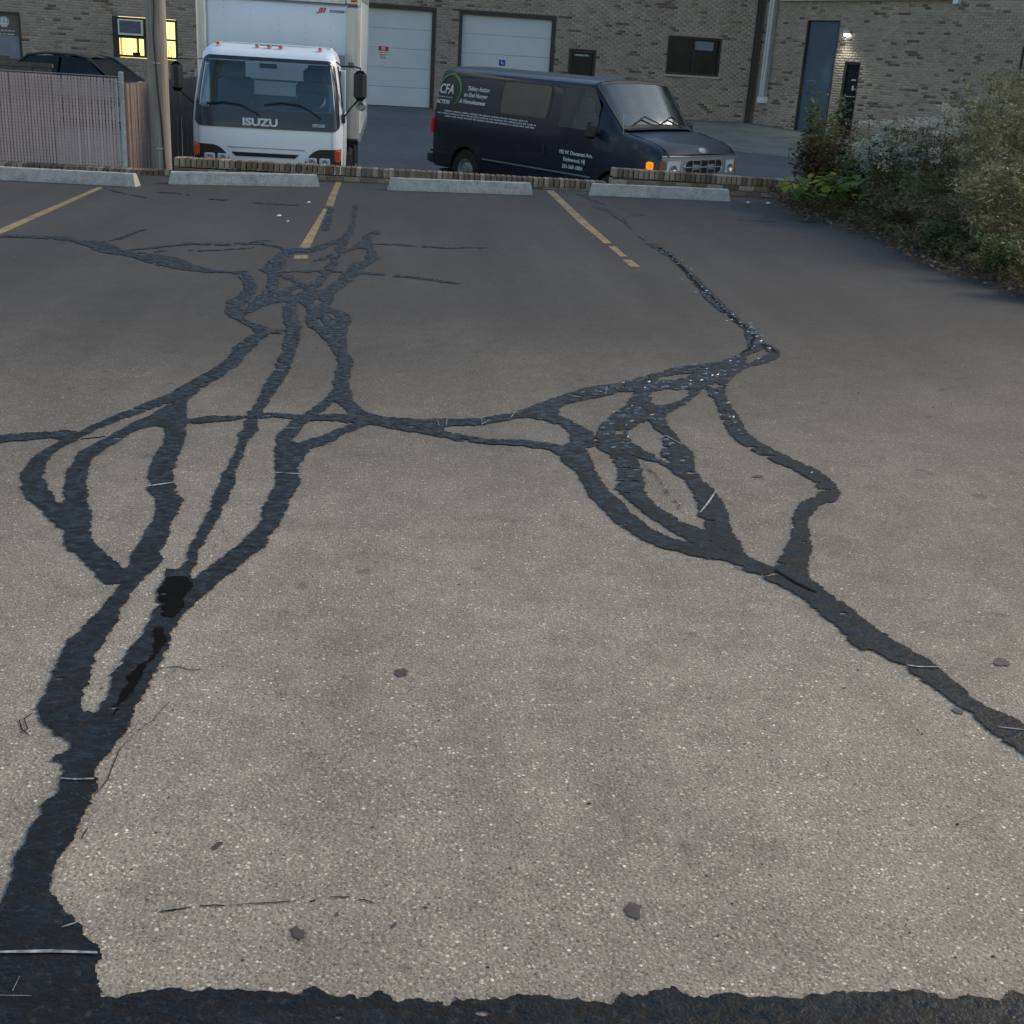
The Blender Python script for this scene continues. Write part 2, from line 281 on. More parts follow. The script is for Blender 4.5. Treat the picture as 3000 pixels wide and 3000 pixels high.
# ------------------------------------------------------------------ surveyed ground marks (world metres)
SEAL=[[(-0.821,6.675),(-0.85,6.457),(-0.836,6.276),(-0.902,5.987),(-0.965,5.739),(-1.021,5.541),(-1.079,5.429),(-1.149,5.277),(-1.222,5.066),(-1.274,4.922),(-1.312,4.809),(-1.343,4.678),(-1.357,4.512),(-1.351,4.387),(-1.313,4.232),(-1.255,4.122),(-1.175,4.001),(-1.125,3.918),(-1.095,3.869),(-1.067,3.838),(-1.037,3.839),(-1.077,4.004),(-1.129,4.072),(-1.201,4.198),(-1.254,4.331),(-1.285,4.473),(-1.295,4.624),(-1.275,4.728),(-1.247,4.812),(-1.199,4.964),(-1.132,5.126),(-1.049,5.27),(-0.994,5.384),(-0.91,5.367),(-0.907,5.472),(-0.875,5.631),(-0.822,5.836),(-0.773,6.054),(-0.754,6.226),(-0.761,6.404),(-0.727,6.685)],
[(-0.989,5.405),(-1.022,5.243),(-1.063,5.144),(-1.125,4.918),(-1.166,4.817),(-1.209,4.651),(-1.203,4.519),(-1.187,4.374),(-1.152,4.2),(-1.11,4.02),(-1.046,3.807),(-1.013,3.685),(-0.953,3.584),(-0.902,3.501),(-0.853,3.422),(-0.825,3.394),(-0.776,3.394),(-0.774,3.49),(-0.798,3.503),(-0.864,3.614),(-0.912,3.687),(-0.95,3.778),(-0.998,3.938),(-1.049,4.111),(-1.093,4.298),(-1.118,4.459),(-1.134,4.588),(-1.113,4.702),(-1.075,4.846),(-1.03,4.974),(-0.982,5.028),(-0.938,5.005),(-0.85,5.063),(-0.917,5.411)],
[(-0.962,5.136),(-0.916,4.88),(-0.907,4.689),(-0.898,4.533),(-0.887,4.386),(-0.855,4.229),(-0.816,4.119),(-0.794,4.03),(-0.79,3.911),(-0.796,3.766),(-0.803,3.645),(-0.793,3.531),(-0.784,3.436),(-0.788,3.308),(-0.794,3.2),(-0.814,3.12),(-0.834,3.011),(-0.836,2.909),(-0.833,2.813),(-0.834,2.767),(-0.736,2.767),(-0.749,2.841),(-0.747,2.919),(-0.747,3.011),(-0.733,3.098),(-0.733,3.212),(-0.733,3.308),(-0.723,3.41),(-0.704,3.504),(-0.695,3.574),(-0.711,3.646),(-0.715,3.815),(-0.711,3.963),(-0.716,4.104),(-0.756,4.233),(-0.791,4.35),(-0.799,4.473),(-0.811,4.648),(-0.825,4.86),(-0.854,5.089),(-0.891,5.252),(-0.919,5.425)],
[(-0.599,6.699),(-0.576,6.282),(-0.595,6.015),(-0.612,5.802),(-0.609,5.572),(-0.61,5.358),(-0.631,5.27),(-0.616,5.104),(-0.62,4.921),(-0.611,4.704),(-0.612,4.524),(-0.625,4.377),(-0.626,4.2),(-0.621,4.035),(-0.622,3.915),(-0.623,3.77),(-0.632,3.648),(-0.62,3.576),(-0.635,3.505),(-0.689,3.512),(-0.658,3.451),(-0.665,3.347),(-0.654,3.285),(-0.57,3.261),(-0.566,3.399),(-0.584,3.479),(-0.578,3.548),(-0.591,3.634),(-0.583,3.709),(-0.584,3.818),(-0.572,3.933),(-0.58,4.037),(-0.568,4.183),(-0.566,4.339),(-0.578,4.462),(-0.572,4.637),(-0.57,4.801),(-0.55,4.976),(-0.565,5.189),(-0.563,5.361),(-0.549,5.576),(-0.523,5.878),(-0.508,6.172),(-0.503,6.451),(-0.518,6.708)],
[(-0.44,5.061),(-0.471,4.88),(-0.456,4.712),(-0.431,4.489),(-0.422,4.284),(-0.442,4.168),(-0.445,4.023),(-0.441,3.87),(-0.459,3.773),(-0.487,3.681),(-0.516,3.606),(-0.545,3.507),(-0.57,3.425),(-0.632,3.451),(-0.655,3.438),(-0.659,3.284),(-0.637,3.248),(-0.646,3.189),(-0.653,3.098),(-0.65,3.033),(-0.67,2.97),(-0.662,2.929),(-0.678,2.88),(-0.692,2.822),(-0.689,2.766),(-0.582,2.766),(-0.583,2.869),(-0.575,2.949),(-0.573,3.033),(-0.576,3.121),(-0.551,3.201),(-0.517,3.31),(-0.489,3.4),(-0.459,3.494),(-0.418,3.608),(-0.393,3.682),(-0.371,3.872),(-0.356,4.043),(-0.35,4.19),(-0.329,4.328),(-0.337,4.472),(-0.326,4.649),(-0.321,4.79),(-0.366,4.812),(-0.392,4.835),(-0.382,4.935),(-0.362,5.175)],
[(-1.743,4.785),(-1.565,4.868),(-1.456,4.899),(-1.31,4.957),(-1.274,4.922),(-1.311,4.804),(-1.348,4.831),(-1.44,4.79),(-1.533,4.761),(-1.712,4.694)],
[(-0.873,5.133),(-0.769,5.195),(-0.626,5.215),(-0.534,5.267),(-0.44,5.25),(-0.371,5.232),(-0.225,5.264),(-0.075,5.251),(-0.006,5.211),(0.232,5.203),(0.222,4.925),(0.026,5.038),(-0.072,5.096),(-0.219,5.137),(-0.372,5.154),(-0.495,5.175),(-0.618,5.145),(-0.753,5.087),(-0.863,5.069)],
[(-1.021,5.543),(-0.962,5.728),(-0.884,6.013),(-0.836,6.26),(-0.851,6.519),(-0.816,6.732),(-0.76,6.923),(-0.68,6.913),(-0.729,6.635),(-0.758,6.363),(-0.754,6.084),(-0.795,6.021),(-0.824,5.876),(-0.863,5.683),(-0.903,5.477),(-0.932,5.309)],
[(-0.754,6.83),(-0.819,7.031),(-0.904,7.2),(-0.97,7.337),(-0.923,7.429),(-0.842,7.229),(-0.762,7.097),(-0.689,7.008),(-0.616,7.016),(-0.607,6.873),(-0.692,6.874)],
[(-1.144,8.851),(-1.055,8.602),(-0.998,8.281),(-1.004,8.022),(-1.043,7.774),(-1.022,7.416),(-0.958,7.309),(-0.902,7.325),(-0.908,7.409),(-0.93,7.56),(-0.892,7.989),(-0.91,8.348),(-0.976,8.673),(-1.052,8.91)],
[(-0.884,10.021),(-0.944,9.433),(-0.985,9.033),(-0.907,8.862),(-0.847,8.305),(-0.874,7.992),(-0.9,7.747),(-0.925,7.516),(-0.962,7.338),(-0.899,7.296),(-0.853,7.482),(-0.792,7.716),(-0.772,7.957),(-0.773,8.316),(-0.803,8.644),(-0.82,9),(-0.819,9.457),(-0.779,9.892)],
[(-0.815,8.94),(-0.714,8.806),(-0.603,8.507),(-0.558,8.404),(-0.614,8.262),(-0.672,8.226),(-0.655,8.074),(-0.67,7.827),(-0.762,7.766),(-0.807,7.69),(-0.78,7.956),(-0.777,8.158),(-0.693,8.427),(-0.679,8.495),(-0.717,8.601),(-0.794,8.704)],
[(-0.655,8.074),(-0.685,7.684),(-0.67,7.419),(-0.625,7.094),(-0.594,6.83),(-0.585,6.547),(-0.586,6.316),(-0.593,6.01),(-0.611,5.784),(-0.607,5.549),(-0.62,5.377),(-0.626,5.215),(-0.566,5.219),(-0.559,5.334),(-0.557,5.503),(-0.546,5.656),(-0.521,5.819),(-0.51,6.018),(-0.502,6.261),(-0.512,6.487),(-0.498,6.59),(-0.511,6.876),(-0.545,7.225),(-0.593,7.516),(-0.605,7.789),(-0.588,8.034)],
[(-0.651,8.025),(-0.595,8.398),(-0.541,8.747),(-0.517,9.378),(-0.493,9.95),(-0.478,10.59),(-0.436,11.32),(-0.428,12.142),(-0.457,13.334),(-0.405,13.35),(-0.377,11.835),(-0.381,10.872),(-0.419,10.041),(-0.429,9.531),(-0.448,9.066),(-0.489,8.526),(-0.537,8.092),(-0.577,7.888)],
[(-0.38,10.204),(-0.3,10.63),(-0.256,11.268),(-0.182,11.382),(-0.117,11.301),(-0.197,10.826),(-0.185,10.245),(-0.108,9.734),(-0.207,9.303),(-0.258,8.914),(-0.323,8.497),(-0.384,8.166),(-0.388,7.867),(-0.442,7.718),(-0.518,7.801),(-0.574,7.841),(-0.537,8.092),(-0.47,8.364),(-0.401,8.712),(-0.357,9.083),(-0.309,9.485),(-0.236,9.568),(-0.227,10.081),(-0.288,10.223)],
[(-0.638,7.977),(-0.54,7.613),(-0.53,7.352),(-0.496,7.109),(-0.407,6.851),(-0.35,6.676),(-0.304,6.441),(-0.29,6.218),(-0.282,5.922),(-0.278,5.703),(-0.308,5.521),(-0.356,5.372),(-0.389,5.231),(-0.316,5.24),(-0.285,5.353),(-0.254,5.476),(-0.22,5.37),(-0.187,5.249),(-0.075,5.24),(-0.075,5.247),(-0.114,5.318),(-0.169,5.457),(-0.187,5.581),(-0.2,5.845),(-0.203,6.134),(-0.217,6.417),(-0.255,6.794),(-0.275,7.096),(-0.254,7.302),(-0.274,7.492),(-0.33,7.596),(-0.405,7.7),(-0.379,7.868),(-0.537,8.092)],
[(-0.397,5.253),(-0.31,5.236),(-0.351,5.123),(-0.37,4.973),(-0.39,4.891),(-0.384,4.812),(-0.344,4.854),(-0.268,4.938),(-0.198,5.067),(-0.14,5.136),(-0.073,5.162),(-0.072,5.107),(-0.136,5.029),(-0.234,4.84),(-0.314,4.739),(-0.337,4.591),(-0.33,4.353),(-0.418,4.35),(-0.471,4.886),(-0.448,4.989),(-0.429,5.118),(-0.424,5.206)],
[(-0.101,5.285),(0.009,5.221),(0.165,5.203),(0.385,5.231),(0.543,5.314),(0.615,5.392),(0.74,5.555),(0.861,5.711),(0.967,5.838),(1.129,5.903),(1.096,5.712),(0.853,5.516),(0.767,5.418),(0.764,5.343),(0.699,5.2),(0.609,5.251),(0.534,5.213),(0.41,5.127),(0.215,5.083),(0.163,5.112),(0.025,5.125),(-0.098,5.145)],
[(-0.084,5.201),(-0.021,5.177),(0.162,5.079),(0.295,4.982),(0.397,4.923),(0.583,4.908),(0.662,4.874),(0.725,4.84),(0.695,4.659),(0.65,4.775),(0.537,4.818),(0.377,4.847),(0.283,4.879),(0.138,4.999),(0.025,5.085),(-0.082,5.113)],
[(0.61,5.377),(0.667,5.457),(0.726,5.539),(0.847,5.693),(0.886,5.729),(0.883,5.582),(0.772,5.403),(0.761,5.313),(0.807,5.202),(0.877,5.028),(0.859,4.835),(0.814,4.808),(0.771,4.663),(0.691,4.659),(0.666,4.752),(0.709,4.802),(0.758,4.892),(0.779,5.022),(0.744,5.142),(0.688,5.2),(0.642,5.219)],
[(0.681,4.717),(0.69,4.59),(0.714,4.503),(0.728,4.355),(0.739,4.196),(0.755,4.084),(0.783,3.942),(0.815,3.841),(0.861,3.76),(0.921,3.699),(0.983,3.653),(1.048,3.602),(1.111,3.595),(1.144,3.523),(1.188,3.453),(1.239,3.358),(1.273,3.254),(1.295,3.156),(1.311,3.05),(1.305,3.005),(1.327,2.951),(1.44,3.045),(1.393,3.132),(1.374,3.23),(1.359,3.346),(1.331,3.468),(1.244,3.546),(1.206,3.597),(1.183,3.665),(1.198,3.768),(1.174,3.816),(1.028,3.745),(0.997,3.771),(0.935,3.827),(0.89,3.91),(0.868,3.997),(0.845,4.161),(0.825,4.238),(0.814,4.338),(0.799,4.463),(0.812,4.641),(0.812,4.82)],
[(0.851,4.884),(0.892,4.739),(0.895,4.622),(0.883,4.466),(0.842,4.298),(0.859,4.2),(0.888,4.106),(0.925,3.963),(0.967,3.861),(1.002,3.796),(1.029,3.74),(1.143,3.815),(1.074,3.894),(1.014,3.965),(0.976,4.09),(0.956,4.203),(0.973,4.364),(1.002,4.537),(1.006,4.674),(0.961,4.84)],
[(1.189,5.371),(1.158,5.112),(1.176,5.005),(1.137,4.849),(1.104,4.726),(1.134,4.657),(1.115,4.498),(1.141,4.392),(1.143,4.249),(1.125,4.114),(1.091,4.021),(1.112,3.986),(1.094,3.898),(1.049,3.813),(1.025,3.732),(1.091,3.61),(1.181,3.657),(1.198,3.768),(1.183,3.85),(1.21,4.006),(1.233,4.174),(1.241,4.313),(1.21,4.416),(1.219,4.547),(1.252,4.757),(1.238,4.931),(1.237,5.144),(1.27,5.362)],
[(1.017,5.076),(1.013,4.918),(1.063,4.821),(1.095,4.678),(1.149,4.588),(1.195,4.415),(1.166,4.29),(1.144,4.371),(1.12,4.52),(1.084,4.626),(1.031,4.652),(0.982,4.744),(0.942,4.814),(0.857,4.897)],
[(1.194,5.787),(1.088,5.486),(0.999,5.3),(0.907,5.124),(0.868,4.962),(0.929,4.736),(0.974,4.743),(1.008,5.022),(1.075,5.134),(1.178,5.253),(1.27,5.341),(1.235,5.374),(1.236,5.528),(1.284,5.794)],
[(0.724,5.523),(0.847,5.693),(0.969,5.821),(1.128,5.921),(1.258,6.041),(1.375,6.163),(1.54,6.315),(1.674,6.388),(1.805,6.442),(1.9,6.578),(2.033,6.767),(2.109,7.009),(2.166,7.422),(2.214,8.063),(2.233,8.065),(2.197,7.76),(2.186,7.371),(2.182,7.115),(2.206,6.972),(2.224,6.742),(2.176,6.583),(2.049,6.423),(1.934,6.331),(1.841,6.205),(1.762,6.083),(1.676,5.859),(1.584,5.852),(1.535,5.796),(1.409,5.556),(1.333,5.441),(1.261,5.34),(1.172,5.224),(1.236,5.528),(1.276,5.493),(1.367,5.601),(1.442,5.705),(1.462,5.791),(1.369,5.818),(1.286,5.76),(1.187,5.753),(1.022,5.706),(0.883,5.582),(0.771,5.397)],
[(1.601,5.96),(1.553,5.781),(1.538,5.518),(1.488,5.215),(1.487,5.023),(1.5,4.893),(1.527,4.77),(1.577,4.654),(1.616,4.541),(1.655,4.433),(1.648,4.349),(1.608,4.246),(1.534,4.165),(1.477,4.069),(1.425,3.924),(1.365,3.788),(1.303,3.644),(1.235,3.546),(1.271,3.426),(1.323,3.427),(1.359,3.555),(1.412,3.693),(1.467,3.873),(1.532,4.034),(1.596,4.148),(1.681,4.189),(1.723,4.29),(1.735,4.415),(1.72,4.546),(1.675,4.682),(1.627,4.825),(1.585,4.949),(1.573,5.136),(1.594,5.338),(1.624,5.587),(1.658,5.823),(1.772,6.122)],
[(2.224,11.092),(2.259,10.772),(2.293,10.176),(2.254,9.456),(2.207,8.823),(2.155,8.328),(2.162,7.95),(2.167,7.602),(2.152,7.33),(2.089,6.972),(2.199,6.984),(2.23,7.287),(2.231,7.582),(2.237,7.87),(2.269,8.279),(2.29,8.727),(2.332,9.305),(2.355,9.909),(2.368,10.535),(2.36,11.122)],
[(1.154,3.51),(1.199,3.426),(1.243,3.346),(1.267,3.281),(1.288,3.181),(1.309,3.086),(1.319,3.04),(1.309,3.012),(1.354,2.951),(1.388,2.882),(1.412,2.867),(1.4,2.826),(1.423,2.796),(1.443,2.728),(1.452,2.662),(1.483,2.625),(1.479,2.555),(1.496,2.495),(1.518,2.43),(1.56,2.299),(1.637,2.444),(1.594,2.553),(1.549,2.625),(1.517,2.68),(1.518,2.746),(1.5,2.815),(1.491,2.887),(1.465,2.973),(1.422,3.063),(1.397,3.181),(1.363,3.32),(1.333,3.47),(1.278,3.497),(1.236,3.554)],
[(-3.728,10.329),(-3.186,10.353),(-2.736,10.384),(-2.484,10.206),(-2.316,10.194),(-2.223,10.017),(-2.088,9.763),(-1.863,9.628),(-1.655,9.494),(-1.416,9.123),(-1.282,8.974),(-1.178,8.946),(-0.968,8.968),(-0.959,8.878),(-1.164,8.834),(-1.349,8.84),(-1.55,8.941),(-1.771,9.137),(-1.969,9.432),(-2.149,9.553),(-2.272,9.634),(-2.419,9.927),(-2.603,10.13),(-2.876,10.229),(-3.138,10.189),(-3.646,10.093)],
[(-0.714,13.019),(-0.672,12.259),(-0.669,11.23),(-0.589,11.19),(-0.613,12.275),(-0.636,12.98)],
[(-0.803,3.182),(-0.822,3.113),(-0.839,3.022),(-0.839,2.936),(-0.836,2.819),(-0.83,2.721),(-0.835,2.664),(-0.803,2.599),(-0.766,2.55),(-0.711,2.502),(-0.702,2.466),(-0.735,2.448),(-0.724,2.422),(-0.703,2.413),(-0.693,2.353),(-0.698,2.288),(-0.716,2.257),(-0.705,2.218),(-0.71,2.189),(-0.707,2.117),(-0.7,2.048),(-0.693,1.983),(-0.686,1.922),(-0.702,1.899),(-0.788,1.867),(-0.723,1.676),(-0.458,1.666),(-0.459,1.671),(-0.472,1.711),(-0.49,1.758),(-0.489,1.779),(-0.496,1.801),(-0.528,1.83),(-0.535,1.858),(-0.576,1.918),(-0.609,1.975),(-0.623,2.046),(-0.615,2.093),(-0.611,2.143),(-0.617,2.224),(-0.614,2.302),(-0.628,2.386),(-0.61,2.446),(-0.602,2.501),(-0.587,2.567),(-0.594,2.677),(-0.583,2.751),(-0.578,2.864),(-0.568,2.96),(-0.576,3.074),(-0.559,3.183),(-0.647,3.182),(-0.653,3.061),(-0.671,2.985),(-0.675,2.9),(-0.692,2.83),(-0.686,2.774),(-0.679,2.699),(-0.684,2.632),(-0.715,2.637),(-0.732,2.689),(-0.74,2.763),(-0.747,2.865),(-0.745,2.972),(-0.737,3.087),(-0.731,3.196)],
[(-0.724,1.681),(-0.46,1.675),(-0.417,1.684),(-0.384,1.692),(-0.333,1.7),(-0.314,1.695),(-0.244,1.695),(-0.19,1.69),(-0.16,1.681),(-0.128,1.678),(-0.126,1.693),(-0.104,1.697),(-0.075,1.676),(-0.028,1.664),(-0.013,1.661),(-0.01,1.501),(-0.673,1.53)],
[(-0.024,1.665),(0.018,1.667),(0.042,1.654),(0.167,1.649),(0.24,1.659),(0.36,1.642),(0.402,1.636),(0.412,1.661),(0.452,1.642),(0.474,1.659),(0.507,1.67),(0.534,1.648),(0.59,1.65),(0.638,1.64),(0.729,1.632),(0.796,1.642),(0.841,1.645),(0.884,1.639),(0.938,1.645),(0.98,1.622),(1.034,1.629),(1.079,1.614),(1.116,1.639),(1.13,1.625),(1.366,1.616),(1.253,1.43),(-0.019,1.499)],
[(-1.776,10.017),(-1.649,10.114),(-1.351,10.139),(-1.14,10.264),(-0.971,10.144),(-0.874,9.963),(-0.666,10.052),(-0.569,10.367),(-0.478,10.626),(-0.486,10.723),(-0.585,10.52),(-0.679,10.203),(-0.886,10.113),(-0.98,10.297),(-1.157,10.423),(-1.371,10.294),(-1.673,10.268),(-1.793,10.106)],
[(-1.74,9.802),(-1.501,9.796),(-1.218,9.967),(-1.076,10.092),(-1.082,10.146),(-1.229,10.056),(-1.514,9.882),(-1.748,9.853)],
[(-0.869,9.908),(-0.655,9.888),(-0.54,10.262),(-0.462,10.551),(-0.47,10.635),(-0.554,10.394),(-0.667,10.02),(-0.876,9.988)],
[(-0.201,10.45),(0.059,10.442),(0.403,10.337),(0.85,10.469),(0.855,10.539),(0.407,10.451),(0.06,10.558),(-0.202,10.519)],
[(-0.813,8.921),(-0.496,9.005),(-0.189,8.954),(0.117,8.855),(0.347,8.699),(0.464,8.651),(0.468,8.71),(0.353,8.799),(0.119,8.958),(-0.19,9.059),(-0.502,9.11),(-0.819,8.983)],
[(-1.201,10.407),(-1.102,10.456),(-0.996,10.494),(-1,10.539),(-1.11,10.529),(-1.206,10.451)],
[(-0.625,9.442),(-0.545,9.562),(-0.469,9.79),(-0.368,10.033),(-0.277,10.326),(-0.286,10.444),(-0.385,10.222),(-0.487,9.969),(-0.563,9.734),(-0.636,9.544)],
[(-0.523,8.061),(-0.45,8.253),(-0.384,8.394),(-0.391,8.469),(-0.464,8.372),(-0.533,8.126)],
[(-2.077,9.712),(-1.901,9.835),(-1.664,10.124),(-1.477,10.18),(-1.488,10.255),(-1.685,10.248),(-1.924,9.952),(-2.092,9.78)],
[(-1.861,9.621),(-1.815,9.728),(-1.723,9.738),(-1.732,9.791),(-1.832,9.816),(-1.872,9.67)],
[(-2.305,10.152),(-2.21,10.368),(-2.185,10.673),(-2.13,10.906),(-2.151,11.001),(-2.222,10.821),(-2.246,10.51),(-2.326,10.236)],
[(-3.176,14.029),(-2.87,13.543),(-2.559,13.255),(-2.579,13.369),(-2.906,13.74),(-3.2,14.154)],
[(-2.681,13.806),(-2.435,13.784),(-2.195,13.681),(-2.208,13.773),(-2.461,13.939),(-2.698,13.899)],
[(-2.02,13.376),(-1.732,13.234),(-1.8,12.952),(-1.782,12.853),(-1.747,13.414),(-2.036,13.493)],
[(-1.727,13.226),(-1.26,13.086),(-0.713,13.002),(-0.716,13.068),(-1.27,13.196),(-1.735,13.293)],
[(-2.349,12.88),(-2.236,12.835),(-2.249,12.916),(-2.362,12.961)],
[(2.187,15.249),(2.284,14.596),(2.372,14.08),(2.407,14.247),(2.342,14.9),(2.221,15.447)],
[(2.172,13.889),(2.277,13.519),(2.285,12.882),(2.32,12.507),(2.271,11.962),(2.311,12.063),(2.397,12.781),(2.365,13.214),(2.359,13.911),(2.217,14.146)],
[(2.295,12.052),(2.267,11.347),(2.29,11.025),(2.305,11.08),(2.293,11.436),(2.312,12.109)],
[(2.311,13.308),(2.666,13.247),(2.961,13.176),(2.974,13.235),(2.686,13.346),(2.321,13.368)],
[(3.655,13.159),(3.86,13.057),(4.76,13.177),(4.785,13.246),(3.893,13.17),(3.674,13.228)],
[(1.009,4.621),(1.034,4.464),(1.033,4.258),(1.041,4.106),(1.022,3.982),(1.027,3.984),(1.051,4.116),(1.044,4.273),(1.045,4.482),(1.015,4.635)],
[(1.147,3.602),(1.094,3.544),(1.15,3.503),(1.154,3.514),(1.104,3.558),(1.146,3.59)]]
HOLES=[[(-0.45,7.319),(-0.434,7.33),(-0.405,7.16),(-0.406,7.073),(-0.434,7.157)],
[(-0.413,7.518),(-0.392,7.521),(-0.355,7.395),(-0.371,7.372)],
[(-0.589,7.629),(-0.551,7.522),(-0.529,7.459),(-0.538,7.35),(-0.507,7.148),(-0.479,7.033),(-0.523,7.146),(-0.559,7.348)],
[(-0.503,7.851),(-0.473,7.952),(-0.454,7.858),(-0.478,7.736)],
[(-0.776,8.056),(-0.752,8.136),(-0.745,8.036),(-0.768,7.919)],
[(-0.783,8.478),(-0.769,8.65),(-0.714,8.573),(-0.689,8.493),(-0.706,8.354),(-0.768,8.317)],
[(-0.666,8.217),(-0.62,8.34),(-0.597,8.291),(-0.617,8.183),(-0.66,8.135)],
[(1.37,6.043),(1.5,6.129),(1.569,6.142),(1.513,6.062),(1.414,5.988),(1.367,5.984)],
[(2.006,6.631),(2.143,6.788),(2.122,6.678),(2.005,6.482),(1.921,6.391)],
[(1.279,5.726),(1.365,5.8),(1.459,5.78),(1.433,5.704),(1.371,5.617),(1.28,5.512),(1.251,5.561)]]
OPEN=[[(2.316,10.754),(2.326,10.433),(2.3,9.954),(2.271,9.428),(2.23,8.948),(2.211,8.58),(2.213,8.377),(2.183,7.959),(2.173,7.55),(2.188,7.313),(2.155,7.068),(2.166,7.086),(2.209,7.357),(2.194,7.601),(2.206,8.01),(2.236,8.433),(2.235,8.641),(2.255,9.008),(2.297,9.494),(2.328,10.031),(2.356,10.526),(2.335,10.818)],
[(2.158,7.078),(2.101,6.967),(2.078,6.838),(1.979,6.689),(1.974,6.655),(2.078,6.797),(2.113,6.955),(2.156,7.048)],
[(2.146,6.877),(2.168,6.778),(2.171,6.679),(2.185,6.707),(2.191,6.833),(2.159,6.913)],
[(1.236,3.52),(1.268,3.42),(1.297,3.366),(1.317,3.342),(1.321,3.349),(1.303,3.378),(1.275,3.432),(1.24,3.528)],
[(-0.403,1.897),(-0.377,1.9),(-0.346,1.908),(-0.346,1.91),(-0.378,1.904),(-0.404,1.899)],
[(-0.332,1.91),(-0.306,1.912),(-0.286,1.909),(-0.286,1.912),(-0.306,1.915),(-0.333,1.912)],
[(-0.279,1.912),(-0.24,1.914),(-0.185,1.917),(-0.154,1.92),(-0.154,1.921),(-0.186,1.92),(-0.24,1.916),(-0.279,1.913)],
[(-0.13,1.916),(-0.118,1.92),(-0.119,1.923),(-0.131,1.919)],
[(-0.092,1.93),(-0.067,1.927),(-0.056,1.929),(-0.056,1.931),(-0.068,1.93),(-0.092,1.932)],
[(-0.04,1.922),(-0.024,1.917),(-0.007,1.907),(-0.007,1.909),(-0.023,1.92),(-0.039,1.924)],
[(-0.558,2.568),(-0.543,2.59),(-0.532,2.64),(-0.519,2.681),(-0.52,2.682),(-0.533,2.642),(-0.544,2.592),(-0.559,2.569)],
[(-0.576,2.857),(-0.53,2.864),(-0.495,2.845),(-0.471,2.848),(-0.471,2.829),(-0.47,2.829),(-0.471,2.851),(-0.495,2.848),(-0.53,2.868),(-0.577,2.859)],
[(-0.584,2.501),(-0.594,2.456),(-0.594,2.381),(-0.593,2.344),(-0.601,2.303),(-0.608,2.287),(-0.607,2.285),(-0.6,2.301),(-0.591,2.342),(-0.592,2.38),(-0.592,2.454),(-0.583,2.5)],
[(-0.852,2.599),(-0.836,2.559),(-0.806,2.521),(-0.806,2.523),(-0.834,2.562),(-0.85,2.6)],
[(-0.831,2.63),(-0.842,2.605),(-0.821,2.556),(-0.833,2.543),(-0.832,2.54),(-0.818,2.555),(-0.839,2.603),(-0.829,2.627)],
[(-0.594,2.165),(-0.598,2.129),(-0.596,2.127),(-0.592,2.163)],
[(-1.236,4.822),(-1.198,4.838),(-1.148,4.863),(-1.15,4.87),(-1.201,4.85),(-1.238,4.829)]]
SCRAPE=[[(-0.677,1.791),(-0.619,1.789),(-0.565,1.788),(-0.488,1.783),(-0.489,1.788),(-0.567,1.796),(-0.621,1.796),(-0.678,1.795)],
[(-0.692,2.34),(-0.661,2.335),(-0.62,2.337),(-0.62,2.341),(-0.663,2.34),(-0.692,2.344)],
[(-0.566,1.854),(-0.553,1.86),(-0.543,1.866),(-0.544,1.868),(-0.555,1.863),(-0.567,1.856)],
[(-0.606,1.696),(-0.604,1.731),(-0.605,1.731),(-0.607,1.696)],
[(-0.624,1.686),(-0.572,1.683),(-0.573,1.684),(-0.625,1.687)],
[(-0.866,4.25),(-0.824,4.268),(-0.782,4.294),(-0.784,4.302),(-0.827,4.282),(-0.868,4.258)],
[(-0.425,4.424),(-0.342,4.406),(-0.342,4.411),(-0.426,4.429)],
[(1.238,4.297),(1.173,4.16),(1.114,4.044),(1.116,4.035),(1.176,4.146),(1.24,4.288)],
[(1.062,5.83),(1.031,5.692),(1.034,5.689),(1.065,5.827)],
[(1.144,4.961),(1.188,4.988),(1.231,4.864),(1.233,4.869),(1.191,4.998),(1.145,4.967)],
[(1.411,2.859),(1.439,2.847),(1.496,2.847),(1.498,2.851),(1.441,2.853),(1.413,2.862)],
[(1.515,2.529),(1.578,2.514),(1.58,2.516),(1.516,2.532)],
[(-0.467,5.007),(-0.371,5.017),(-0.371,5.021),(-0.468,5.011)],
[(-0.427,4.421),(-0.337,4.414),(-0.337,4.418),(-0.427,4.425)],
[(-0.587,6.023),(-0.538,6.012),(-0.538,6.018),(-0.588,6.028)],
[(-0.586,6.157),(-0.555,6.13),(-0.555,6.135),(-0.586,6.162)],
[(0.202,5.191),(0.207,5.081),(0.209,5.083),(0.204,5.193)],
[(0.245,5.195),(0.238,5.09),(0.24,5.089),(0.247,5.194)],
[(0.399,5.218),(0.397,5.12),(0.399,5.121),(0.401,5.219)],
[(0.434,5.196),(0.393,5.119),(0.394,5.112),(0.434,5.189)],
[(0.559,5.333),(0.531,5.238),(0.533,5.232),(0.561,5.326)],
[(0.215,5.305),(0.272,5.551),(0.271,5.555),(0.214,5.308)]]
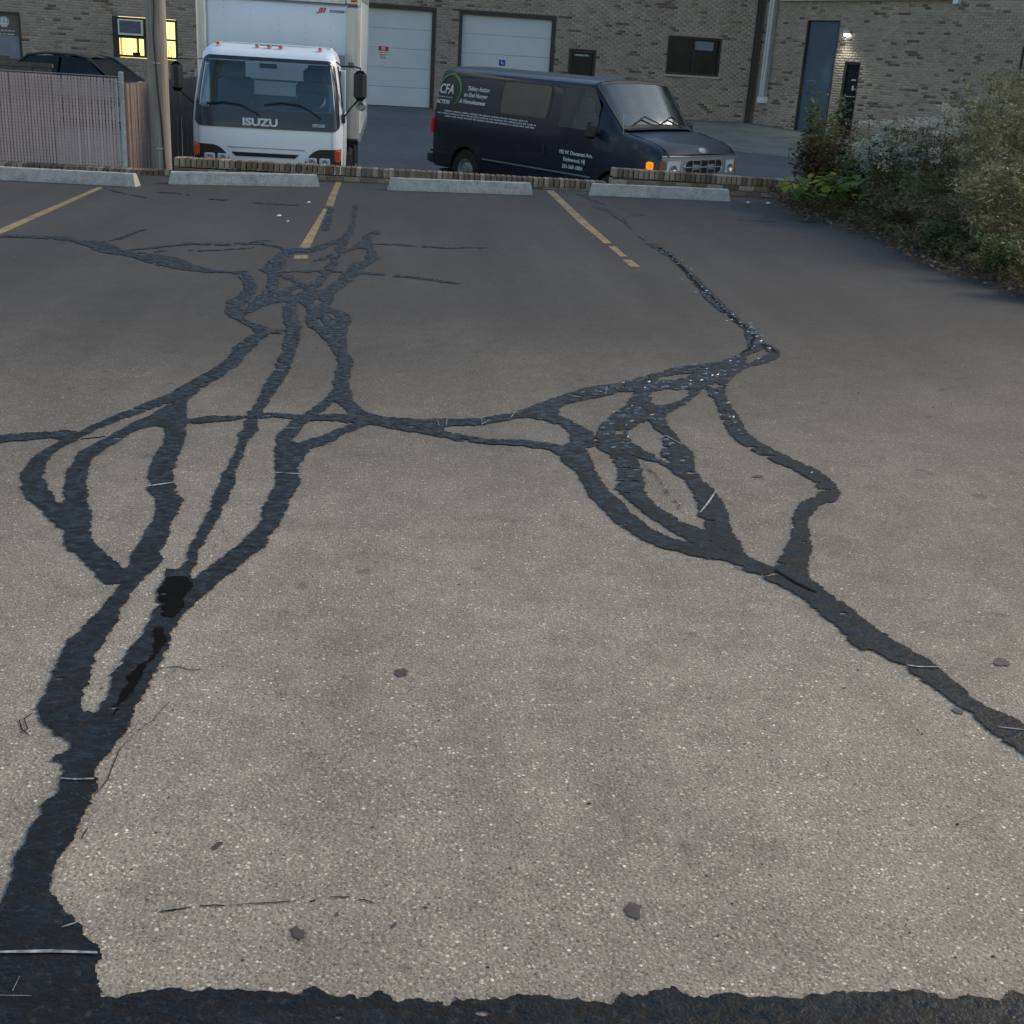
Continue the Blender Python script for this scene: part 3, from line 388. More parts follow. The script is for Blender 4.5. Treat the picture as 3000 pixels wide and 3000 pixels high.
SPOTS=[[(0.5,1.875),(0.495,1.868),(0.492,1.862),(0.488,1.856),(0.483,1.851),(0.479,1.855),(0.472,1.851),(0.467,1.853),(0.465,1.856),(0.462,1.865),(0.463,1.868),(0.46,1.876),(0.462,1.883),(0.464,1.887),(0.47,1.897),(0.476,1.899),(0.481,1.899),(0.486,1.898),(0.492,1.9),(0.495,1.894),(0.501,1.887),(0.499,1.882)],
[(-0.123,1.833),(-0.122,1.828),(-0.125,1.824),(-0.125,1.823),(-0.129,1.818),(-0.133,1.817),(-0.137,1.818),(-0.141,1.821),(-0.144,1.82),(-0.146,1.825),(-0.15,1.83),(-0.15,1.834),(-0.153,1.839),(-0.149,1.842),(-0.147,1.846),(-0.142,1.848),(-0.139,1.852),(-0.135,1.848),(-0.131,1.847),(-0.127,1.846),(-0.124,1.842),(-0.122,1.837)],
[(0.06,2.832),(0.062,2.826),(0.056,2.822),(0.054,2.819),(0.049,2.813),(0.045,2.812),(0.04,2.813),(0.035,2.817),(0.03,2.815),(0.029,2.822),(0.026,2.827),(0.028,2.832),(0.025,2.839),(0.028,2.842),(0.029,2.847),(0.035,2.85),(0.04,2.855),(0.045,2.85),(0.049,2.85),(0.053,2.849),(0.058,2.844),(0.061,2.837)],
[(-0.068,1.879),(-0.068,1.877),(-0.069,1.875),(-0.069,1.875),(-0.07,1.873),(-0.072,1.872),(-0.074,1.872),(-0.075,1.874),(-0.077,1.874),(-0.077,1.876),(-0.079,1.878),(-0.079,1.88),(-0.08,1.882),(-0.078,1.884),(-0.077,1.885),(-0.076,1.886),(-0.074,1.888),(-0.073,1.886),(-0.071,1.886),(-0.069,1.885),(-0.068,1.884),(-0.067,1.881)],
[(-0.318,2.098),(-0.317,2.095),(-0.319,2.093),(-0.319,2.092),(-0.322,2.088),(-0.323,2.089),(-0.325,2.089),(-0.328,2.09),(-0.33,2.09),(-0.331,2.094),(-0.333,2.096),(-0.332,2.099),(-0.333,2.102),(-0.332,2.103),(-0.332,2.106),(-0.33,2.108),(-0.328,2.109),(-0.326,2.107),(-0.324,2.107),(-0.322,2.106),(-0.32,2.104),(-0.319,2.101)],
[(1.714,2.887),(1.708,2.88),(1.706,2.872),(1.695,2.866),(1.689,2.864),(1.681,2.864),(1.671,2.857),(1.667,2.863),(1.663,2.868),(1.659,2.874),(1.658,2.878),(1.66,2.887),(1.669,2.894),(1.673,2.901),(1.685,2.91),(1.687,2.908),(1.697,2.912),(1.706,2.914),(1.712,2.913),(1.714,2.905),(1.715,2.9),(1.714,2.895)],
[(1.465,2.616),(1.464,2.612),(1.457,2.608),(1.456,2.605),(1.448,2.6),(1.445,2.601),(1.439,2.601),(1.435,2.603),(1.432,2.603),(1.432,2.609),(1.431,2.612),(1.432,2.617),(1.432,2.622),(1.437,2.624),(1.441,2.629),(1.449,2.632),(1.454,2.634),(1.457,2.631),(1.463,2.631),(1.466,2.63),(1.47,2.625),(1.469,2.621)],
[(1.473,4.469),(1.475,4.463),(1.468,4.458),(1.464,4.454),(1.453,4.447),(1.447,4.446),(1.441,4.447),(1.435,4.45),(1.428,4.448),(1.425,4.456),(1.422,4.461),(1.427,4.467),(1.429,4.475),(1.436,4.478),(1.438,4.484),(1.446,4.488),(1.453,4.492),(1.459,4.488),(1.467,4.488),(1.47,4.487),(1.473,4.481),(1.474,4.475)],
[(-0.632,1.862),(-0.632,1.861),(-0.632,1.861),(-0.632,1.861),(-0.632,1.861),(-0.632,1.861),(-0.632,1.861),(-0.632,1.861),(-0.632,1.861),(-0.632,1.861),(-0.632,1.861),(-0.632,1.862),(-0.632,1.862),(-0.632,1.862),(-0.632,1.862),(-0.632,1.862),(-0.632,1.862),(-0.632,1.862),(-0.632,1.862),(-0.632,1.862),(-0.632,1.862),(-0.632,1.862)],
[(1.011,4.366),(1.011,4.366),(1.011,4.366),(1.011,4.366),(1.011,4.366),(1.011,4.366),(1.011,4.366),(1.011,4.366),(1.011,4.366),(1.011,4.366),(1.011,4.366),(1.011,4.366),(1.011,4.366),(1.011,4.366),(1.011,4.366),(1.011,4.366),(1.011,4.366),(1.011,4.366),(1.011,4.366),(1.011,4.366),(1.011,4.366),(1.011,4.366)],
[(-1.129,7.387),(-1.131,7.377),(-1.13,7.366),(-1.132,7.357),(-1.134,7.352),(-1.138,7.354),(-1.141,7.344),(-1.146,7.351),(-1.149,7.356),(-1.154,7.366),(-1.154,7.371),(-1.159,7.383),(-1.159,7.393),(-1.162,7.402),(-1.159,7.416),(-1.156,7.415),(-1.152,7.419),(-1.148,7.422),(-1.145,7.423),(-1.139,7.412),(-1.134,7.405),(-1.132,7.398)],
[(-2.735,9.281),(-2.733,9.265),(-2.734,9.252),(-2.732,9.238),(-2.733,9.221),(-2.739,9.229),(-2.743,9.223),(-2.751,9.224),(-2.755,9.228),(-2.765,9.249),(-2.767,9.258),(-2.774,9.274),(-2.778,9.29),(-2.78,9.299),(-2.783,9.319),(-2.779,9.329),(-2.775,9.332),(-2.768,9.326),(-2.764,9.334),(-2.758,9.324),(-2.746,9.308),(-2.742,9.296)],
[(-2.325,9.195),(-2.325,9.183),(-2.323,9.169),(-2.323,9.156),(-2.324,9.149),(-2.329,9.153),(-2.33,9.142),(-2.336,9.147),(-2.34,9.155),(-2.347,9.168),(-2.348,9.175),(-2.355,9.189),(-2.357,9.203),(-2.36,9.212),(-2.36,9.231),(-2.357,9.232),(-2.353,9.236),(-2.35,9.238),(-2.346,9.241),(-2.339,9.228),(-2.332,9.218),(-2.33,9.209)],
[(0.039,1.845),(0.039,1.843),(0.038,1.841),(0.038,1.838),(0.036,1.836),(0.034,1.837),(0.032,1.836),(0.03,1.837),(0.029,1.837),(0.027,1.841),(0.026,1.843),(0.025,1.846),(0.025,1.849),(0.027,1.85),(0.028,1.853),(0.03,1.854),(0.032,1.855),(0.034,1.854),(0.036,1.854),(0.037,1.853),(0.039,1.85),(0.039,1.848)]]
WET=[[(-0.655,3.438),(-0.637,3.451),(-0.588,3.439),(-0.557,3.373),(-0.566,3.298),(-0.57,3.201),(-0.59,3.143),(-0.618,3.166),(-0.625,3.236),(-0.654,3.285),(-0.66,3.347)],
[(-0.633,3.074),(-0.603,3.101),(-0.582,3.01),(-0.592,2.911),(-0.608,2.853),(-0.618,2.774),(-0.635,2.657),(-0.63,2.539),(-0.654,2.699),(-0.646,2.807),(-0.628,2.876),(-0.605,2.923)]]
YELLOW=[[[(-3.29,10.705),(-3.273,14.215),(-3.209,14.141),(-3.195,10.382)],
[(-3.301,8.76),(-3.29,10.705),(-3.195,10.382),(-3.208,8.499)]],
[[(-0.749,15.821),(-0.744,13.989),(-0.735,13.14),(-0.652,13.117),(-0.668,14.013),(-0.685,15.845)],
[(-0.739,12.903),(-0.762,11.327),(-0.779,10.112),(-0.694,10.15),(-0.697,11.343),(-0.7,12.837)],
[(-0.779,9.784),(-0.779,9.579),(-0.669,9.582),(-0.682,9.776)]],
[[(1.86,15.61),(1.835,12.506),(1.867,10.991),(1.937,11.006),(1.933,12.532),(1.953,15.642)],
[(1.871,10.796),(1.88,10.219),(1.942,10.232),(1.936,10.81)],
[(1.868,10.046),(1.871,9.668),(1.953,9.701),(1.942,10.06)]]]
# ------------------------------------------------------------------ ground
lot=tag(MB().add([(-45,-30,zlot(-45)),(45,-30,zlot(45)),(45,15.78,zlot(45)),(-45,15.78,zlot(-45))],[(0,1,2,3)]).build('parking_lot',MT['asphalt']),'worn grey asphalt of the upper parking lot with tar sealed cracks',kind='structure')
low=tag(MB().add([(x,y,zlow(0,y)) for y in (15.98,22.999,40,75) for x in (-60,60)],[(0,1,3,2),(2,3,5,4),(4,5,7,6)]).build('lower_yard',MT['asphalt_low']),'smoother grey asphalt of the lower yard in front of the building',kind='structure')
tag(MB().add([(x,y,zlow(x,y)+.004) for x,y in [(5.5,37.3),(10.6,38.0),(12.6,34.9),(13.6,31.5),(10.4,29.6),(7.4,31.2)]],[(0,1,2,3,4,5)]).build('concrete_apron',MT['apron']),'pale concrete apron in the corner of the yard',kind='structure')
# yellow bay lines
YELLOB=[]
for i,(seg,lb) in enumerate(zip(YELLOW,['yellow bay line at the left edge','broken yellow bay line crossed by tar','yellow bay line right of centre'])):
    mb=MB()
    for q in seg: mb.add([(x,y,zlot(x)+.002) for x,y in q],[tuple(range(len(q)))])
    o=mb.build('parking_line',MT['yellow'],lot); o['label']=lb
# crack sealant: the union of the traced patches on a fine ground grid, ragged along its edges
def vnoise(x,y,seed=0):
    xi=np.floor(x).astype(np.int64); yi=np.floor(y).astype(np.int64); fx=x-xi; fy=y-yi; fx=fx*fx*(3-2*fx); fy=fy*fy*(3-2*fy)
    def h(a,b): 
        n=(a*374761393+b*668265263+seed*1442695041)&0x7fffffff; n=((n^(n>>13))*1274126177)&0x7fffffff; return ((n^(n>>16))&0xffff)/65535.*2-1
    return (h(xi,yi)*(1-fx)+h(xi+1,yi)*fx)*(1-fy)+(h(xi,yi+1)*(1-fx)+h(xi+1,yi+1)*fx)*fy
NA,NB=1900,1250; av=np.linspace(-1.45,1.25,NA); bv=np.linspace(1/2.05,1/16.15,NB); Y_=(1/bv-.65)[:,None]*np.ones((1,NA)); X_=av[None,:]*(1/bv)[:,None]
def warp(X,Y):
    k=np.clip(.35+.05*Y,.35,1.0)
    dx=(vnoise(X*120,Y*120,31)*.005+vnoise(X*14,Y*14,1)*.011+vnoise(X*45,Y*45,2)*.008+vnoise(X*28,Y*110,5)*.010)*k+vnoise(X*4,Y*4,3)*.010; dy=(vnoise(X*125,Y*95,32)*.005+vnoise(X*16,Y*16,7)*.012+vnoise(X*60,Y*40,8)*.012-np.abs(vnoise(X*38,Y*6,9))**2*.016-np.abs(vnoise(X*105,Y*14,4))**2*.012+.008)*k
    return X+dx,Y+dy
WX,WY=warp(X_,Y_)
def pip(poly,X,Y):
    ins=np.zeros(X.shape,bool); n=len(poly)
    for i in range(n):
        x1,y1=poly[i]; x2,y2=poly[(i+1)%n]
        if y1==y2: continue
        c=((y1>Y)!=(y2>Y)); ins^=c&(X<(x2-x1)*(Y-y1)/(y2-y1)+x1)
    return ins
def raster(polys,base=None,val=True):
    m=np.zeros((NB,NA),bool) if base is None else base
    for q in polys:
        ys=[p[1] for p in q]; rows=np.where((Y_[:,0]>min(ys)-.1)&(Y_[:,0]<max(ys)+.1))[0]
        if not len(rows): continue
        r0,r1=rows[0],rows[-1]+1; aa=[p[0]/(p[1]+.65) for p in q]; c0=max(0,np.searchsorted(av,min(aa)-.05)); c1=min(NA,np.searchsorted(av,max(aa)+.05))
        if c1<=c0: continue
        s=pip(q,WX[r0:r1,c0:c1],WY[r0:r1,c0:c1]); m[r0:r1,c0:c1]=np.where(s,val,m[r0:r1,c0:c1])
    return m
mask=raster(SEAL); mask=raster(HOLES,mask,False)
drop=vnoise(X_*11,Y_*26,21)*.6+vnoise(X_*34,Y_*60,22)*.4
zone=np.clip((Y_-7.6)/3,0,1)*.5+np.where((X_>.8)&(X_<2.3)&(Y_>4.2)&(Y_<6.3),.30,0.)+.05
mask&=~(drop>(.74-.55*zone))
def masked(name,m,z,mat):
    cnt=m[:-1,:-1].astype(int)+m[1:,:-1]+m[:-1,1:]+m[1:,1:]; idx=lambda a,b:a*NA+b
    J,I=np.where(cnt==4); Q=np.stack([idx(J,I),idx(J,I+1),idx(J+1,I+1),idx(J+1,I)],1)
    J,I=np.where(cnt==3); c=np.stack([idx(J,I),idx(J,I+1),idx(J+1,I+1),idx(J+1,I)],1); mm=np.stack([m[J,I],m[J,I+1],m[J+1,I+1],m[J+1,I]],1)
    out=np.argmin(mm,1); k=np.arange(len(J)); T=np.stack([c[k,(out+1)%4],c[k,(out+2)%4],c[k,(out+3)%4]],1)
    T4=T
    used=np.unique(np.concatenate([Q.ravel(),T4.ravel()])); mp=np.full(NA*NB,-1,np.int64); mp[used]=np.arange(len(used))
    x=X_.ravel()[used]; y=Y_.ravel()[used]; V=np.stack([x,y,SLOPE*x+z],1)
    F3=np.concatenate([np.stack([Q[:,0],Q[:,3],Q[:,2]],1),np.stack([Q[:,0],Q[:,2],Q[:,1]],1),T4[:,::-1]])
    return npmesh(name,V,mp[F3],mat,lot)
o=masked('crack_sealant',mask,.004,MT['seal']); o['label']='branching black tar strips sealing the cracks'
def flats(name,polys,z,mat,label):
    mb=MB()
    for q in polys: mb.add([(x,y,zlot(x)+z) for x,y in q],[tuple(range(len(q)))])
    o=mb.build(name,mat,lot); o['label']=label; return o
flats('open_crack',OPEN[:4],.0065,MT['open'],'open black crack along the tar'); flats('open_crack',OPEN[4:],.002,MT['open'],'thin open black cracks in the asphalt')
o=masked('damp_patch',raster(WET)&mask,.0055,MT['wet']); o['label']='damp brown black patches on the tar'
flats('scrape_mark',SCRAPE,.0065,MT['scrape'],'thin pale scrape marks across the tar')
# pale flecks: sky sheen painted onto the tar by the crack and right-hand strands
mb=MB(); path=[(OPEN[0][k][0],OPEN[0][k][1]) for k in range(len(OPEN[0])//2)]
def sheen_fleck(x,y,s): 
    a=rng.normal()*.5; L=s*(1+rng.random()*2); ca,sa=math.cos(a)*L,math.sin(a)*L*.7; w=s*.28; z=zlot(x)+.0075
    mb.add([(x-ca,y-sa-w,z),(x+ca,y+sa-w,z),(x+ca*.8,y+sa+w,z+.004),(x-ca*.8,y-sa+w,z+.004)],[(0,1,2,3)])
for k in range(120):
    q=rng.integers(0,len(path)-1); t=rng.random(); x=path[q][0]+(path[q+1][0]-path[q][0])*t+rng.normal()*.045; y=path[q][1]+(path[q+1][1]-path[q][1])*t+rng.normal()*.05; sheen_fleck(x,y,.005)
ys,xs=np.where(mask)
for k in range(9000):
    q=rng.integers(0,len(ys)); x,y=float(X_[ys[q],xs[q]]),float(Y_[ys[q],xs[q]])
    if 4.4<y<7.4 and x>.9 and rng.random()<.75*min(1,(y-4.4)/1.6): sheen_fleck(x,y,.0055)
o=mb.build('tar_sheen_fleck',MT['sheen_fleck'],lot); o['kind']='stuff'
o=masked('oil_spot',raster(SPOTS)&~mask,.002,MT['spot']); o['label']='dark oil and gum spots on the asphalt'
# loose pebbles and bits of paper
mb=MB()
for i in range(900):
    y=1.2+13.5*rng.random()**1.6; x=(rng.random()*2-1)*(0.6+.47*y)+.1; 
    if x>4.5: continue
    s=.0016+.003*rng.random()**3; a=rng.random()*6.28; ca,sa=math.cos(a)*s,math.sin(a)*s; z=zlot(x)
    mb.add([(x-ca,y-sa,z),(x+sa,y-ca,z),(x+ca*1.3,y+sa*1.3,z),(x-sa,y+ca,z),(x,y,z+s*1.1)],[(0,1,4),(1,2,4),(2,3,4),(3,0,4)],rng.random())
tag(mb.build('loose_grit',MT['litter']),'loose pale grit scattered on the asphalt',kind='stuff')
for k,(px,py,s) in enumerate([(-.92,13.3,.02),(-1.12,12.1,.026),(-1.0,11.7,.012),(4.5,14.9,.03),(4.25,14.9,.022)]):
    o=MB().add([(px-s,py-s,zlot(px)+.01),(px+s,py-s*.7,zlot(px)+.014),(px+s*.8,py+s,zlot(px)+.02),(px-s*.7,py+s*.8,zlot(px)+.012),(px,py,zlot(px)+.026)],[(0,1,4),(1,2,4),(2,3,4),(3,0,4)]).build('litter_scrap',MT['whitep'])
    tag(o,['white paper scrap nearest the broken yellow bay line','larger white paper scrap in the second bay','smallest white paper scrap in the second bay','white scrap by the weeds at the end of the brick kerb','white scrap right of the rightmost wheel stop'][k],'litter',group='paper scraps on the asphalt')

# ------------------------------------------------------------------ wheel stops
def wheel_stop(a,b,label):
    mb=MB(); L=math.hypot(b[0]-a[0],b[1]-a[1]); X=Vector((b[0]-a[0],b[1]-a[1],SLOPE*(b[0]-a[0]))).normalized(); Yv=Vector((-X.y,X.x,0)); 
    secs=[(0,.145,.005,.78),(.035,.148,.128,.90),(.05,.148,.138,1),(L-.05,.148,.138,1),(L-.035,.148,.128,.9),(L,.145,.005,.78)]
    n=40; vs=[]; fs=[]
    for i in range(n+1):
        t=i/n*L; e=min(t,L-t); h=.138; w=.083
        j=.0016
        r=lambda:(rng.random()-.5)*2*j
        o=Vector((a[0],a[1],zlot(a[0])))+X*t
        for (yy,zz) in ((-w,0),(-w+.004,.03),(-w+.030,h-.008),(-w+.036,h),(w-.036,h),(w-.030,h-.008),(w-.004,.03),(w,0)):
            vs.append(o+X*((.034*zz/.14) if i==0 else (-.034*zz/.14 if i==n else 0))+Yv*(yy+r()*(zz>.02))+Vector((0,0,max(0,zz+(r() if zz>.03 else 0)))))
    for i in range(n):
        for k in range(7): q=i*8+k; fs.append((q,q+1,q+9,q+8))
    fs.append(tuple(range(8))); fs.append(tuple(range(n*8+7,n*8-1,-1)))
    o=mb.add(vs,fs).build('wheel_stop',MT['stop']); tag(o,label,'wheel stop',group='concrete wheel stops along the brick kerb'); 
wheel_stop((-4.62,14.68),(-2.89,14.42),'concrete wheel stop in front of the slatted fence, stained dark on its face')
wheel_stop((-2.63,14.84),(-.92,15.12),'concrete wheel stop in front of the white truck')
wheel_stop((-.11,15.04),(1.63,15.04),'concrete wheel stop between the truck and the van, clean and evenly grey')
wheel_stop((2.35,15.26),(4.08,15.14),'rightmost concrete wheel stop, before the nose of the dark van')

# ------------------------------------------------------------------ brick kerb wall
rw=empty('retaining_wall',(0,15.9,0)); tag(rw,'low stepped brick kerb wall with upright capping bricks behind the wheel stops','wall')
def rwb(name,mb,mat): return mb.build(name,mat,rw)
mb=MB(); 
for x0,x1,t in ((-12,-2.73,.0),(-2.73,2.71,.165),(2.71,9.5,.305)):
    mb.box((x0,-.085,-1.3),(x1,.115,t-.112))
rwb('core',mb,MT['mortar'])
cb=MB().bbox((-.0285,-.104,-.105),(.0285,.112,0),.005).build('capping_brick',MT['cap'],rw); cb.hide_render=False
first=True; cnt=0
for x0,x1,ztop in ((-5.4,-2.735,lambda x:.01),(-2.725,2.705,lambda x:.178-.005*(x+2.7)),(2.715,5.62,lambda x:.325-.014*(x-2.7))):
    n=int((x1-x0)/.0672)
    for i in range(n):
        x=x0+.0336+i*.0672; m=Matrix.Translation((x+rng.normal()*.0015,rng.normal()*.003,ztop(x)+rng.normal()*.0022))@Matrix.Rotation(rng.normal()*.012,4,'Z')@Matrix.Diagonal((1.0+rng.normal()*.02,1,1,1))
        if first: cb.matrix_local=m; first=False
        else: inst(cb,'capping_brick',rw,m)
        cnt+=1
sb=MB().bbox((-.0985,-.100,-.029),(.0985,-.06,.029),.004).build('wall_brick',MT['cap'],rw); first=True
for x0,x1,t,rows in ((-2.73,2.70,.165,2),(2.71,5.6,.305,4)):
    for r in range(rows):
        n=int((x1-x0)/.2075)
        for i in range(n):
            x=x0+.1+i*.2075+(.1 if r%2 else 0)
            if x>x1-.1: continue
            m=Matrix.Translation((x,rng.normal()*.003,t-.146-r*.068))
            if first: sb.matrix_local=m; first=False
            else: inst(sb,'wall_brick',rw,m)
# ------------------------------------------------------------------ slatted chain link fence
fe=empty('chain_link_fence',(-3.36,16.05,0)); tag(fe,'chain link fence woven with pinkish brown privacy slats, steel end post beside the utility pole','fence')
FT=1.075
sm=MB().box((-.0135,-.003,0),(.0135,.003,1.04)).build('slat',MT['fence'],fe); first=True
for i in range(72):
    x=-.075-i*.0385
    m=Matrix.Translation((x,.0+rng.normal()*.003,.005))@Matrix.Rotation(rng.normal()*.05,4,'Z')@Matrix.Rotation(rng.normal()*.003,4,'Y')
    if first: sm.matrix_local=m; first=False
    else: inst(sm,'slat',fe,m)
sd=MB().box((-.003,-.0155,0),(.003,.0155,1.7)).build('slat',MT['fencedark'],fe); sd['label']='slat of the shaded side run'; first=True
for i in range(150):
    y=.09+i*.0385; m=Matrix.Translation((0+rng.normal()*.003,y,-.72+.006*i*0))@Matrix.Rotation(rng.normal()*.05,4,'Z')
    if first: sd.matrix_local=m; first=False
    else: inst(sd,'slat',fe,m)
mb=MB()
# diamond mesh wires
def wire(p,q,r): mb.tube([p,q],r,3,False)
for k in range(-28,72):
    x=-k*.0385*1.0
    for s in (1,-1):
        x0=x; x1=x+s*1.04
        a=max(-2.82,min(0,x0)); b_=max(-2.82,min(0,x1))
        if abs(x1-x0)<1e-6 or a==b_: continue
        za=(a-x0)/(x1-x0)*1.04; zb=(b_-x0)/(x1-x0)*1.04
        wire((a,-.007*s,za+.005),(b_,-.007*s,zb+.005),.0021)
w=mb.build('wire_mesh',MT['grey_metal'],fe); w['kind']='stuff'
for (x,y,zb,zt,r,lb) in ((0,0,-.05,1.10,.032,'steel end post'),(-2.86,0,-.05,1.10,.032,None),(0,2.9,-.8,1.06,.026,None),(0,5.85,-.8,1.06,.026,None)):
    p=MB().tube([(x,y,zb),(x,y,zt),(x,y,zt+.012),(x,y,zt+.028)],[r,r,r*1.12,r*.4],12).build('post',MT['grey_metal'],fe,True)
MB().tube([(0,0,FT-.01),(-2.86,0,FT-.01)],.0045,6).build('top_wire',MT['grey_metal'],fe)
for z in (.08,.42,.78,1.0):
    MB().tube([(-.10,-.012,z),(-.04,-.034,z),(.012,-.036,z),(.034,0,z),(.03,.03,z)],.005,5).build('tie_band',MT['grey_metal'],fe)
MB().box((-.062,-.010,.02),(-.048,-.004,1.04)).build('tension_bar',MT['grey_metal'],fe)
# low brown board wall behind the fence
bw=empty('board_wall',(-5.72,22,zlow(0,22))); tag(bw,'low dark brown board wall seen over the slatted fence at the left edge','wall')
b0=MB().bbox((-.145,-.02,0),(.145,.02,1.66),.006).build('board',MT['brownwall'],bw); b0.matrix_local=Matrix.Translation((-.15,0,0))
for i in range(1,16): inst(b0,'board',bw,Matrix.Translation((-.15-i*.3,rng.normal()*.004,0)))
MB().box((-4.8,-.04,1.66),(.02,.05,1.72)).build('cap_rail',MT['brownwall'],bw)
# ------------------------------------------------------------------ utility pole
up=empty('utility_pole',(-2.96,16.28,zlow(0,16.28))); tag(up,'weathered wooden utility pole with a black cable running down it, between fence and truck','utility pole')
pts=[(0,0,z) for z in (-.1,.8,1.6,2.4,3.2,4.2,6,8,9.5)]
mb=MB(); mb.tube(pts,[.128,.126,.123,.120,.118,.115,.11,.105,.10],28); mb.build('pole',MT['wood'],up,True)
cz=[(0.062,.80),(.055,1.0),(.045,1.35),(.012,1.8),(-.002,2.1),(-.012,2.35),(-.004,2.5),(.008,2.7),(.0,2.95),(.012,3.4),(.03,4.5),(.02,7)]
MB().tube([(x,-math.sqrt(max(.0,.128**2-x*x))-.008,z) for x,z in cz],.0115,7).build('cable',MT['black'],up,True)
for z in (1.05,2.05,3.05): MB().box((-.03,-.142,z-.008),(.05,-.118,z+.008)).build('cable_clip',MT['grey_metal'],up)
# ------------------------------------------------------------------ building
BH=7.0; GH=12.0; WGL=25.0  # wing's unseen length and height are sized for the shade it casts
bd=empty('brick_building',(0,0,0)); tag(bd,'tan brick commercial building with two white garage doors closing the back of the yard','building')
TH=math.radians(8); WD=Vector((math.cos(TH),math.sin(TH),0)); WN=Vector((math.sin(TH),-math.cos(TH),0)); P0=Vector((.02,37,0))
AZ=math.radians(30); GD=Vector((math.sin(AZ),-math.cos(AZ),0)); GN=Vector((-math.cos(AZ),-math.sin(AZ),0)); CO=P0+WD*10.85
def Wm(u,d,z): return P0+WD*u+WN*d+Vector((0,0,z))
def Wg(u,d,z): return CO+GD*u+GN*d+Vector((0,0,z))
def wallpanel(fn,u0,u1,z0,z1,ops,depth,mb):
    us=sorted({u0,u1,*[o[0] for o in ops],*[o[1] for o in ops]}); zs=sorted({z0,z1,*[o[2] for o in ops],*[o[3] for o in ops]})
    for i in range(len(us)-1):
        for j in range(len(zs)-1):
            a,b,c,d=us[i],us[i+1],zs[j],zs[j+1]; mu,mz=(a+b)/2,(c+d)/2
            if any(o[0]<mu<o[1] and o[2]<mz<o[3] for o in ops): continue
            mb.add([fn(a,0,c),fn(b,0,c),fn(b,0,d),fn(a,0,d)],[(0,1,2,3)])
    for o in ops:
        a,b,c,d=o
        for (p,q) in (((a,c),(a,d)),((a,d),(b,d)),((b,d),(b,c)),((b,c),(a,c))):
            mb.add([fn(p[0],.008,p[1]),fn(q[0],.008,q[1]),fn(q[0],-depth,q[1]),fn(p[0],-depth,p[1])],[(0,1,2,3)],.6)
OPM=[(-1.85,.97,-.2,2.82),(1.65,4.47,-.2,2.82),(4.92,5.75,-.2,1.99),(7.93,9.63,1.46,2.53),(-7.77,-6.10,1.03,2.06),(-11.15,-10.09,-.2,1.99)]
OPG=[(1.78,3.0,-.2,3.14),(3.36,3.93,-.2,2.07)]
mb=MB(); wallpanel(Wm,-24,10.85,-.6,BH,OPM,.16,mb); wl=mb.build('wall',MT['mortar'],bd)
mb=MB(); wallpanel(Wg,0,WGL,-1.2,GH,OPG,.16,mb); wg=mb.build('wall',MT['mortar'],bd); wg['label']='side wall with the blue door, angled towards the lot'
mb=MB(); ft=[Wm(-24,0,0),CO,Wg(WGL,0,0),Wg(WGL,-14,0),Vector((24,52,0)),Wm(-24,-9,0)]; up_=lambda p,z:Vector((p.x,p.y,z))
ft=[Wm(-24,0,0),CO,Wg(WGL,0,0),Wg(WGL,-14,0),Vector((24,52,0)),Vector((10.85,46,0)),Wm(-24,-9,0)]
mb.add([up_(ft[i],BH) for i in (0,1,5,6)],[(0,1,2,3)]); mb.add([up_(ft[i],GH) for i in (1,2,3,4,5)],[(0,1,2,3,4)])
for p,q,h in ((2,3,GH),(3,4,GH),(4,5,GH),(5,1,GH),(5,6,BH),(6,0,BH)): mb.add([up_(ft[p],-1.2),up_(ft[q],-1.2),up_(ft[q],h),up_(ft[p],h)],[(0,1,2,3)])
mb.build('roof_and_back',MT['mortar'],bd)
def bricks(fn,u0,u1,z0,z1,ops,parent,parts=None):
    P=.206; Hh=.0677; V=[];F=[];T=[]; pieces=[]
    for r in range(int((z1-z0)/Hh)):
        z=z0+r*Hh; off=(.5 if r%2 else 0)*P; dark=0
        n=int((u1-u0)/P)+1
        for i in range(n):
            a=max(u0,u0+off+(i-1)*P+P*0); b=min(u1,u0+off+i*P)-.010
            a=max(a,u0)
            if b-a<.03: continue
            t=rng.random()
            if dark>0: t=rng.random()*.045; dark-=1
            elif t<.045 and rng.random()<.16: dark=1
            segs=[(a,b)]
            for o in ops:
                if z+.058>o[2] and z<o[3]:
                    ns=[]
                    for (p,q) in segs:
                        if q<=o[0] or p>=o[1]: ns.append((p,q))
                        else:
                            if p<o[0]: ns.append((p,o[0]))
                            if q>o[1]: ns.append((o[1],q))
                    segs=ns
            for p,q in segs:
                if q-p<.02: continue
                if parts and parts(p,z) and q-p>.19 and len(pieces)<298: pieces.append((p,z)); continue
                d=.0045+rng.normal()*.001; s=len(V); zt=z+.0577
                V+= [fn(p,0,z),fn(q,0,z),fn(q,0,zt),fn(p,0,zt),fn(p+.003,d,z+.003),fn(q-.003,d,z+.003),fn(q-.003,d,zt-.003),fn(p+.003,d,zt-.003)]
                F+=[(s+4,s+5,s+6,s+7),(s,s+1,s+5,s+4),(s+1,s+2,s+6,s+5),(s+2,s+3,s+7,s+6),(s+3,s,s+4,s+7)]; T+=[t]*5
    o=npmesh('brickwork',[tuple(v) for v in V],F,MT['brick'],parent,T); o['kind']='stuff'
    return pieces
bricks(Wm,-24,10.84,-.4,5.2,OPM,wl)
pc=bricks(Wg,.01,WGL,-.9,5.2,OPG,wg,lambda p,z:7.0<p<9.35 and 1.55<z<3.75)
